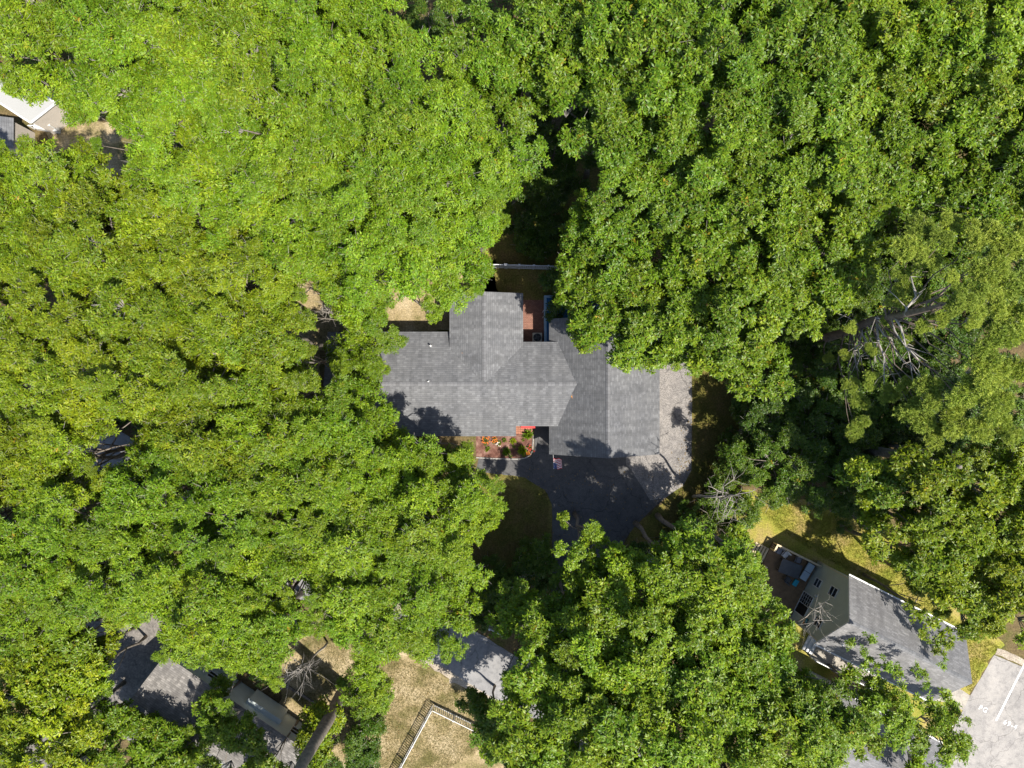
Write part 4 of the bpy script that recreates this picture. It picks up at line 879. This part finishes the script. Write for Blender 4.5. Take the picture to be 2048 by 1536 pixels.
# trees that stand out
tree(905, 470, 120, 17, 'L', 'lime', 'lime tree leaning over the north wing of the ranch roof')
tree(690, 620, 90, 14, 'L', 'lime', 'lime green tree over the tan lawn beside the ranch house')
tree(730, 705, 85, 12, 'L', 'mid', 'tree hanging over the west end of the ranch roof', extra=((700, 700, 9, .7), (760, 690, 9, .6)))
tree(830, 600, 70, 13, 'L', 'lime', 'lime tree between the tan lawn and the ranch north wing')
tree(715, 840, 100, 13, 'L', 'green', 'green tree shading the southwest corner of the ranch roof')
tree(845, 905, 95, 14, 'L', 'mid', 'mid green tree in front of the ranch flower bed')
tree(930, 985, 90, 14, 'L', 'mid', 'mid green tree between the flower bed and the shaded lawn')
tree(860, 1270, 90, 13, 'L', 'mid', 'loose crowned tree overhanging the pale street')
tree(1300, 620, 130, 16, 'W', 'bright', 'whorled tree overhanging the garage roof', dens=1.0)
tree(1190, 590, 90, 14, 'W', 'bright', 'whorled tree hanging over the blue pool', dens=.9)
tree(1220, 470, 100, 16, 'W', 'deep', 'deep green tree behind the white vinyl fence')
tree(1380, 640, 100, 16, 'W', 'bright', 'whorled tree shading the gravel pad behind the garage')
tree(1690, 1430, 80, 14, 'W', 'leafy', 'sparse tree over the roof of the half hidden cottage', dens=.5)
EX = [(1700, 1290, 11, .55), (1738, 1278, 11, .6), (1725, 1300, 11, .5), (1770, 1330, 11, .75), (1790, 1345, 11, .7), (1845, 1355, 11, .6), (1832, 1338, 11, .5), (1855, 1372, 11, .5), (1885, 1325, 10, .5), (1892, 1395, 10, .8), (1740, 1330, 10, .8), (1715, 1345, 10, .8), (1690, 1350, 10, .8), (1760, 1365, 10, .7), (1820, 1400, 10, .8), (1850, 1410, 10, .9), (1880, 1420, 9, .8), (1800, 1380, 10, .7), (1700, 1375, 10, .9), (1730, 1385, 10, .8)]
tree(1790, 1450, 75, 13, 'W', 'leafy', 'sparse tree between the two cottages near the footpath', dens=.4, extra=EX)
tree(1890, 1490, 60, 12, 'W', 'leafy', 'sparse tree reaching over the pale parking lot', dens=.5, extra=((1925, 1470, 10, .7), (1930, 1500, 10, .9), (1910, 1510, 10, .9), (1880, 1530, 10, .9), (1935, 1445, 10, .5)))
tree(1850, 1215, 60, 11, 'W', 'gold', 'golden tree dropping boughs over the cottage roof corner', dens=.7, extra=((1835, 1225, 9, .9), (1860, 1250, 9, .9), (1890, 1270, 9, .9), (1820, 1215, 9, .7), (1880, 1300, 9, .6), (1845, 1265, 9, .6), (1900, 1290, 9, .7), (1870, 1285, 9, .8)))
tree(632, 1482, 22, 8, 'W', 'gold', 'small golden tree beside the thick bare trunk', dens=1.0, clear=False)
tree(722, 1400, 38, 10, 'L', 'mid', 'round crowned young tree at the edge of the dry yard', clear=False)
tree(985, 1452, 38, 9, 'W', 'deep_shade', 'dark young tree at the end of the baluster fence', clear=False)
tree(740, 745, 55, 11, 'L', 'mid', 'low green crown resting over the ranch roof west gable', dens=1.2)
tree(945, 430, 85, 18, 'L', 'lime', 'lime tree at the edge of the shaded back yard')
tree(960, 350, 70, 18, 'L', 'lime', 'lime tree facing the deep green wood across the back yard')
# understory
for a in [(1500, 850, 70, 5, 'S', 'shade'), (1560, 830, 80, 8, 'S', 'shade'), (1640, 850, 80, 8, 'S', 'shade'), (1480, 930, 70, 5, 'S', 'deep_shade'), (1560, 930, 80, 9, 'S', 'deep_shade'), (1650, 950, 90, 9, 'S', 'shade'), (1740, 900, 80, 8, 'S', 'shade'), (1720, 1000, 70, 7, 'S', 'shade'),
          (1660, 740, 80, 8, 'S', 'shade'), (1740, 700, 80, 8, 'S', 'deep_shade'), (1700, 620, 80, 9, 'S', 'deep_shade'), (1760, 590, 80, 9, 'S', 'shade'), (1840, 640, 90, 9, 'S', 'shade'), (1800, 800, 90, 8, 'S', 'shade'), (1880, 740, 100, 9, 'S', 'shade'), (1970, 700, 100, 9, 'S', 'shade'), (1900, 530, 90, 9, 'S', 'deep_shade'), (2000, 560, 100, 9, 'S', 'shade'), (1800, 490, 70, 10, 'S', 'deep_shade'), (1960, 820, 90, 9, 'S', 'shade'), (1740, 800, 80, 8, 'S', 'deep_shade'), (2040, 840, 80, 9, 'S', 'deep_shade'), (1630, 690, 60, 7, 'S', 'shade'), (1700, 870, 70, 8, 'S', 'deep_shade'), (1425, 990, 55, 4, 'S', 'deep_shade'), (1440, 1060, 70, 6, 'S', 'deep_shade'), (1370, 1070, 30, 3, 'S', 'deep_shade'), (1500, 1040, 60, 5, 'S', 'mid'),
          (1110, 290, 70, 9, 'S', 'shade'), (1160, 180, 70, 9, 'S', 'shade'), (1060, 340, 60, 8, 'S', 'shade'), (1120, 130, 60, 10, 'S', 'shade'), (990, 1230, 50, 6, 'S', 'shade'), (960, 1180, 40, 6, 'S', 'shade'), (1040, 1180, 60, 6, 'S', 'shade'), (1080, 1120, 36, 5, 'S', 'deep_shade'), (1140, 560, 45, 6, 'S', 'shade'), (1140, 620, 45, 5, 'S', 'shade'), (1035, 430, 40, 3.5, 'S', 'shade'), (1090, 395, 45, 4, 'S', 'shade'), (1120, 455, 34, 3, 'S', 'shade'), (1070, 480, 26, 2, 'S', 'shade'), (1105, 345, 50, 5, 'S', 'shade'),
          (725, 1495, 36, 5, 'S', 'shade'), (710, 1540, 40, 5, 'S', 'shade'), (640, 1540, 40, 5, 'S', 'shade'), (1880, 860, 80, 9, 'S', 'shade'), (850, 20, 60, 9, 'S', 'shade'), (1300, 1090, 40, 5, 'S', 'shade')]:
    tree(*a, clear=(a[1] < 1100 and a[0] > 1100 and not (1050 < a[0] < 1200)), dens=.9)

# undergrowth of the wood: one uncountable mass of low leaves
def undergrowth():
    g = np.random.default_rng(77); Vs, Ts, As, o0 = [], [], [], 0
    for k in range(620):
        x_, y_ = random.uniform(-60, 2110), random.uniform(-60, 1600)
        if any(sdist((x_, y_), c_) < 55 for c_ in CLEAR) or (860 < x_ < 1400 and 480 < y_ < 1080) or (580 < x_ < 1010 and y_ > 1180): continue
        if sdist((x_, y_), CLEAR[3]) < 130: continue
        c = W(x_, y_); hg = random.uniform(1.0, 3.2); rr = random.uniform(1.2, 2.2); n = 330
        u = g.normal(size=(n, 3)); u[:, 2] = np.abs(u[:, 2]); u /= np.linalg.norm(u, axis=1)[:, None]; B = u * np.array([rr, rr, hg]) * g.uniform(.55, 1, n)[:, None] + np.array([c.x, c.y, .1])
        d = u + g.normal(size=(n, 3)) * .7; d[:, 2] *= .4; L = g.uniform(.2, .36, n); V, T_, A = leaves(B, d, np.tile([0, 0, 1.], (n, 1)) + g.normal(size=(n, 3)) * .3, L, L * .45, g.random(n), g.random(n) * .9)
        Vs.append(V); Ts.append(T_ + o0); As.append(A); o0 += len(V)
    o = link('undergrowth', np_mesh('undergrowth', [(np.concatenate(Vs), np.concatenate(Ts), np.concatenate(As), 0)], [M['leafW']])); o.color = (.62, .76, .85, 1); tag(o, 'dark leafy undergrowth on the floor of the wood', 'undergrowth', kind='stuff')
undergrowth()

# ---- the big pine: trunk foot seen at (1585,690), top near (1930,600)
pb0 = W(1585, 692); top = W(1930, 598, 23.5)
pt = thing('pine_tree', 'tall pine with thick leaning trunk and bare grey limbs', 'tree', pb0)
mb = MB(); tp = [Vector((0, 0, 0)).lerp(top - pb0, k / 7) + Vector((random.gauss(0, .1), random.gauss(0, .1), 0)) * (0 < k < 7) for k in range(8)]
mb.tube(tp, [.5, .42, .38, .34, .29, .23, .16, .08], 10); mb.build('trunk', M['pine_bark'], pt, True)
def limb(p, q, r0, sag=.5, side=4):
    """bare limb with short dead side branches"""
    m_ = MB(); p, q = Vector(p), Vector(q); pts = [p.lerp(q, k / 4) + Vector((random.gauss(0, .26), random.gauss(0, .26), sag * math.sin(k / 4 * 3.14))) for k in range(5)]; pts[0] = p
    m_.tube(pts, [r0, r0 * .8, r0 * .6, r0 * .42, r0 * .22], 6)
    for k in range(side):
        a = pts[random.choice((1, 2, 3))]; d = (q - p).normalized(); e = a + (d * random.uniform(.2, .8) + Vector((random.gauss(0, .6), random.gauss(0, .6), random.gauss(.2, .4)))) * random.uniform(.6, 1.5)
        b = a.lerp(e, .5) + Vector((random.gauss(0, .12), random.gauss(0, .12), random.gauss(0, .1))); m_.tube([a, b, e], [r0 * .35, r0 * .24, r0 * .08], 4)
    return m_
PBOUGH = [(1700, 655, 13, .5), (1775, 640, 15, .55), (1845, 655, 18, .5), (1655, 715, 10, .4), (1880, 610, 20, .45), (1810, 680, 16, .4), (1925, 602, 23.6, .65), (1905, 618, 22.5, .5), (1948, 588, 23, .65), (1950, 615, 22.6, .6), (1915, 585, 22.5, .45), (1835, 455, 18, .9), (1815, 500, 18, .9), (1850, 520, 18, .8), (1800, 560, 17, .75), (1805, 600, 17, .95), (1840, 590, 17, .6), (1880, 480, 19, .7), (1900, 440, 18, .7), (1960, 470, 19, 1), (2010, 500, 19, 1.1), (1970, 540, 20, 1.1), (2030, 570, 20, 1.2), (1975, 610, 21, 1.0), (2030, 650, 20, 1.2), (1990, 690, 20, 1.2),
          (1960, 740, 19, 1.2), (2020, 740, 19, 1.2), (1920, 780, 18, 1.1), (1980, 800, 18, 1.2), (1860, 790, 17, 1.1), (1830, 830, 16, 1.1), (1900, 840, 17, 1.1), (1950, 850, 17, 1.0), (1870, 870, 16, .8), (1720, 800, 13, .7), (1700, 770, 13, .6), (1740, 760, 14, .6), (1715, 850, 13, .75), (1700, 870, 12, .5), (1880, 640, 19, .5), (1860, 625, 18, .4), (1940, 640, 20, .6), (2050, 470, 19, .9), (1770, 790, 14, .7), (2010, 860, 17, .9), (1810, 770, 15, .6), (1740, 700, 14, .45), (1690, 710, 12, .4), (1900, 560, 20, .5)]
for i, (x, y, z, s_) in enumerate(PBOUGH):
    p = W(x, y, z); o = link('needle_bough', random.choice(BOUGH['P']), pt); o.location = p - pb0; o.rotation_euler = (random.uniform(-.25, .25), random.uniform(-.25, .25), random.uniform(0, 6.28)); o.scale = (s_ * .80, s_ * .80, s_ * .85); k = random.uniform(.9, 1.1); o.color = (k, k, k, 1)
    f = min(.97, max(.3, (z - 2.5) / 23.5)); st_ = Vector((0, 0, 0)).lerp(top - pb0, f); limb(st_, p - pb0 - Vector((0, 0, .3)), .07, -.3, 1).build('limb', M['pine_bark'], pt, True)
for (x, y, z, f) in [(1690, 640, 12, .5), (1705, 745, 12, .52), (1720, 730, 13, .5), (1760, 725, 14, .55), (1800, 730, 15, .6), (1770, 780, 14, .6), (1735, 690, 13, .52), (1830, 760, 16, .68), (1850, 740, 16, .7), (1760, 640, 15, .62), (1840, 560, 18, .75)]:
    limb(Vector((0, 0, 0)).lerp(top - pb0, f), W(x, y, z) - pb0, random.uniform(.06, .11), .3, 6).build('bare_limb', M['pale_bark'], pt, True)

# ---- thick bare trunk in the dry yard, its crown rises out of the frame
def tall_trunk(px, py, h_, r0, label, crown):
    b0 = W(px, py); t = thing('tall_tree', label, 'tree', b0); mb = MB()
    mb.tube([(0, 0, 0), (.0, .05, h_ * .02), (.05, .0, h_ * .3), (-.05, .08, h_ * .6), (.1, 0, h_ * .85), (0, 0, h_)], [r0 * 1.35, r0 * 1.1, r0, r0 * .85, r0 * .6, r0 * .3], 14); mb.build('trunk', M['bark'], t, True)
    for k in range(crown):
        a = k * 2.4; r_ = 4.2 * math.sqrt((k + .5) / crown); p = Vector((r_ * math.cos(a), r_ * math.sin(a) - 1.2, h_ + 1 - .12 * r_ * r_ - random.random()))
        o = link('crown_bough', random.choice(BOUGH['W']), t); o.location = p; o.rotation_euler = (0, 0, random.uniform(0, 6)); o.color = (*TINT['mid'], 1)
        mb = MB(); mb.tube([(0, 0, h_ * .8), p * .5 + Vector((0, 0, h_ * .45)), p - Vector((0, 0, .5))], [.12, .08, .04], 5); mb.build('limb', M['bark'], t)
tall_trunk(690, 1376, 21, .50, 'tree with a thick bare grey trunk in the dry yard', 8)
tall_trunk(668, 1462, 19, .33, 'slender trunked tall tree in the shade beside the thicker one', 6)
tall_trunk(1683, 890, 17, .40, 'tree with a brown trunk among the dark understory', 0)
# ---- dead tree and bare branches
def bare_tree(px, py, tx, ty, tz, r0, label, n=10, spread=2.4, m='pale_bark', name='dead_tree', low=.62):
    b0 = W(px, py); tp = W(tx, ty, tz) - b0; t = thing(name, label, 'tree', b0); mb = MB()
    pts = [Vector((0, 0, 0)).lerp(tp, k / 6) + Vector((random.gauss(0, .12), random.gauss(0, .12), 0)) * (k > 0) for k in range(7)]; mb.tube(pts, [r0, r0 * .9, r0 * .8, r0 * .68, r0 * .52, r0 * .36, r0 * .15], 8); mb.build('trunk', M[m], t, True)
    for k in range(n):
        f = random.uniform(low, .97); a = random.uniform(0, 6.28); s_ = Vector((0, 0, 0)).lerp(tp, f); L = spread * random.uniform(.25, 1.1) * (1.3 - f * .5)
        limb(s_, s_ + Vector((math.cos(a) * L, math.sin(a) * L, random.uniform(.6, 2.2))), r0 * .32, .25, 8).build('bare_branch', M[m], t, True)
bare_tree(1386, 993, 1482, 990, 12.5, .14, 'slim grey dead tree beside the gravel pad', 9, 2.0)
bare_tree(1560, 1262, 1640, 1215, 11, .09, 'bare pale branches rising past the sage cottage wall', 6, 1.2)
bare_tree(655, 1285, 590, 1352, 12, .10, 'bare reddish branches above the timber edging', 10, 1.6)
bare_tree(225, 860, 200, 905, 9, .08, 'bare pale stems in the gap over the left street', 4, 1.5)
bare_tree(690, 650, 655, 625, 9, .12, 'pale crooked bare stem west of the ranch house', 6, 1.6)
print('boughs', nboughs)

# ------------------------------------------------------------------ grass
def pin(p, poly): return sdist(p, np.array(poly, float)) < 0
def grass(name, poly, n, cols, label, hgt=.13):
    g = np.random.default_rng(n); P = np.array(poly, float); lo, hi = P.min(0), P.max(0); q = g.uniform(lo, hi, (n * 2, 2)); keep = np.array([pin(p, poly) for p in q]); q = q[keep][:n]
    s = sc(0); B = np.stack([(q[:, 0] - 1024) / s, -(q[:, 1] - 768) / s, np.full(len(q), .005)], 1); k = 3; B = np.repeat(B, k, 0) + np.concatenate([g.normal(size=(len(q) * k, 2)) * .05, np.zeros((len(q) * k, 1))], 1)
    d = np.concatenate([g.normal(size=(len(B), 2)) * .75, np.ones((len(B), 1))], 1); d /= np.linalg.norm(d, axis=1)[:, None]; sd_ = np.cross(d, g.normal(size=B.shape)); sd_ /= np.linalg.norm(sd_, axis=1)[:, None]
    L = hgt * g.uniform(.5, 1.3, (len(B), 1)); V = np.stack([B - sd_ * .018, B + sd_ * .018, B + d * L], 1).reshape(-1, 3); T_ = np.arange(len(V)).reshape(-1, 3)
    A = np.zeros((len(B), 3, 4), np.float32); A[..., 0] = g.random(len(B))[:, None]; A[..., 1] = .5; A[..., 2] = g.random(len(B))[:, None] * .9
    m = leafmat('blade_' + name, *cols, gloss=.7, trans=.2, yellow=.001); me = np_mesh(name, [(V, T_, A.reshape(-1, 4), 0)], [m]); o = link(name, me); tag(o, label, 'grass', kind='stuff')
grass('grass', [(1500, 1000), (1620, 1010), (1760, 1070), (1860, 1170), (1900, 1230), (2000, 1295), (1980, 1312), (1940, 1385), (1900, 1340), (1780, 1190), (1640, 1110), (1560, 1060)], 26000, ((.40, .35, .07), (.27, .31, .04)), 'yellow green lawn grass behind the sage cottage')
grass('grass', [(600, 1260), (680, 1250), (790, 1310), (870, 1350), (955, 1400), (1000, 1470), (900, 1536), (700, 1536), (600, 1400)], 26000, ((.40, .34, .19), (.29, .27, .10)), 'dry tan grass in the fenced corner yard', .09)
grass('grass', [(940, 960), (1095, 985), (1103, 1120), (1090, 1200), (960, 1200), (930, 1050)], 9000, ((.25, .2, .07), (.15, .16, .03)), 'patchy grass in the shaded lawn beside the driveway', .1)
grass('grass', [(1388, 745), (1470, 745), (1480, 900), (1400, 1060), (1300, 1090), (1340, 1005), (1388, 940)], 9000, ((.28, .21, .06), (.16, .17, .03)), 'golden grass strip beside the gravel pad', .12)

# ------------------------------------------------------------------ labels of the wood's trees: counted from the nearest landmark
LAND = [('ranch house', -10, 0), ('garage', 8, 0), ('shaded driveway', 6, -14), ('white vinyl panel fence', 1, 10.5), ('pale street', -4, -25), ('white baluster fence', -7, -29), ('low weathered cottage', -25, -30), ('white mobile home', -47, 26),
        ('tall pine', 25.3, 3.5), ('sage cottage', 30, -20), ('parking lot', 42, -30), ('slim dead tree', 16.3, -10), ('half hidden cottage', 31, -32), ('bare pale stems', -36, -4), ('tan lawn', -11, 6.5)]
ORD = ['nearest', 'second nearest', 'third nearest', 'fourth nearest', 'fifth nearest', 'sixth nearest', 'seventh nearest', 'eighth nearest', 'ninth nearest', 'tenth nearest', 'eleventh nearest', 'twelfth nearest', 'thirteenth nearest', 'fourteenth nearest', 'fifteenth nearest']
bk = {}
for (t, tint, kind, b0) in AUTO:
    d, nm = min((math.hypot(b0.x - x, b0.y - y), n_) for n_, x, y in LAND); bk.setdefault((TNAME[tint], kind == 'S', nm), []).append((d, t))
for (tn, low, nm), lst in bk.items():
    for k, (d, t) in enumerate(sorted(lst, key=lambda q: q[0])):
        kd = 'understory tree' if low else 'broadleaf tree'
        if k < 10: t['label'] = '%s %s, the %s one to the %s' % (tn, kd, ORD[k], nm); t['group'] = 'trees of the understory' if low else 'trees of the wood'
        else: t['label'] = '%s %s far out from the %s' % (tn, kd, nm); t['group'] = '%s %ss far out from the %s' % (tn, kd, nm)

# ------------------------------------------------------------------ seedlings in the bed and leaf litter
for k in range(16):
    x_, y_ = random.uniform(962, 1060), random.uniform(878, 912)
    plant(x_, y_, random.uniform(.12, .24), random.uniform(.15, .3), 'small leafy seedling in the mulch bed', 26, random.uniform(.1, .18), tint=random.choice([(1, 1, 1), (1.5, 1.2, .7), (.8, 1, .8)]), group='seedlings in the mulch bed')
def litter(name, poly, n, z, cols, label):
    g = np.random.default_rng(n + 5); P = np.array(poly, float); q = g.uniform(P.min(0), P.max(0), (n * 3, 2)); q = q[np.array([pin(p, poly) for p in q])][:n]; s0 = sc(0)
    cl = g.normal(size=(len(q), 2)); B = np.stack([(q[:, 0] - 1024) / s0, -(q[:, 1] - 768) / s0, np.full(len(q), z)], 1); a = g.uniform(0, 6.28, len(q))
    d = np.stack([np.cos(a), np.sin(a), g.uniform(0, .25, len(q))], 1); L = g.uniform(.08, .17, len(q))
    V, T_, A = leaves(B, d, np.tile([0, 0, 1.], (len(q), 1)), L, L * .55, g.random(len(q)), g.random(len(q)) * .9, droop=.0, fold=.25)
    o = link(name, np_mesh(name, [(V, T_, A, 0)], [leafmat('litter_' + name, *cols, red=cols[0], gloss=.8, trans=.05, yellow=.001)])); tag(o, label, 'leaves', kind='stuff')
BR = ((.22, .13, .05), (.36, .25, .10))
litter('leaf_litter', [(960, 940), (1062, 925), (1100, 940), (1330, 945), (1383, 760), (1383, 940), (1300, 1020), (1250, 1090), (1180, 1300), (1090, 1300), (1105, 1010), (1000, 950)], 420, .03, BR, 'brown leaves scattered over the driveway and gravel pad')
litter('leaf_litter', [(600, 1260), (700, 1250), (870, 1350), (960, 1400), (1000, 1480), (900, 1536), (650, 1536), (560, 1400)], 700, .05, BR, 'brown leaves scattered over the fenced dry yard')
litter('leaf_litter', [(930, 330), (1200, 330), (1200, 560), (1050, 600), (980, 560)], 900, .03, BR, 'brown leaves scattered over the shaded back yard')
litter('leaf_litter', [(1384, 745), (1480, 745), (1480, 950), (1400, 1060), (1270, 1100), (1340, 1005)], 500, .06, BR, 'brown leaves scattered along the golden grass strip')
litter('leaf_litter', [(940, 960), (1100, 990), (1103, 1200), (900, 1240)], 600, .05, BR, 'brown leaves scattered over the shaded front lawn')
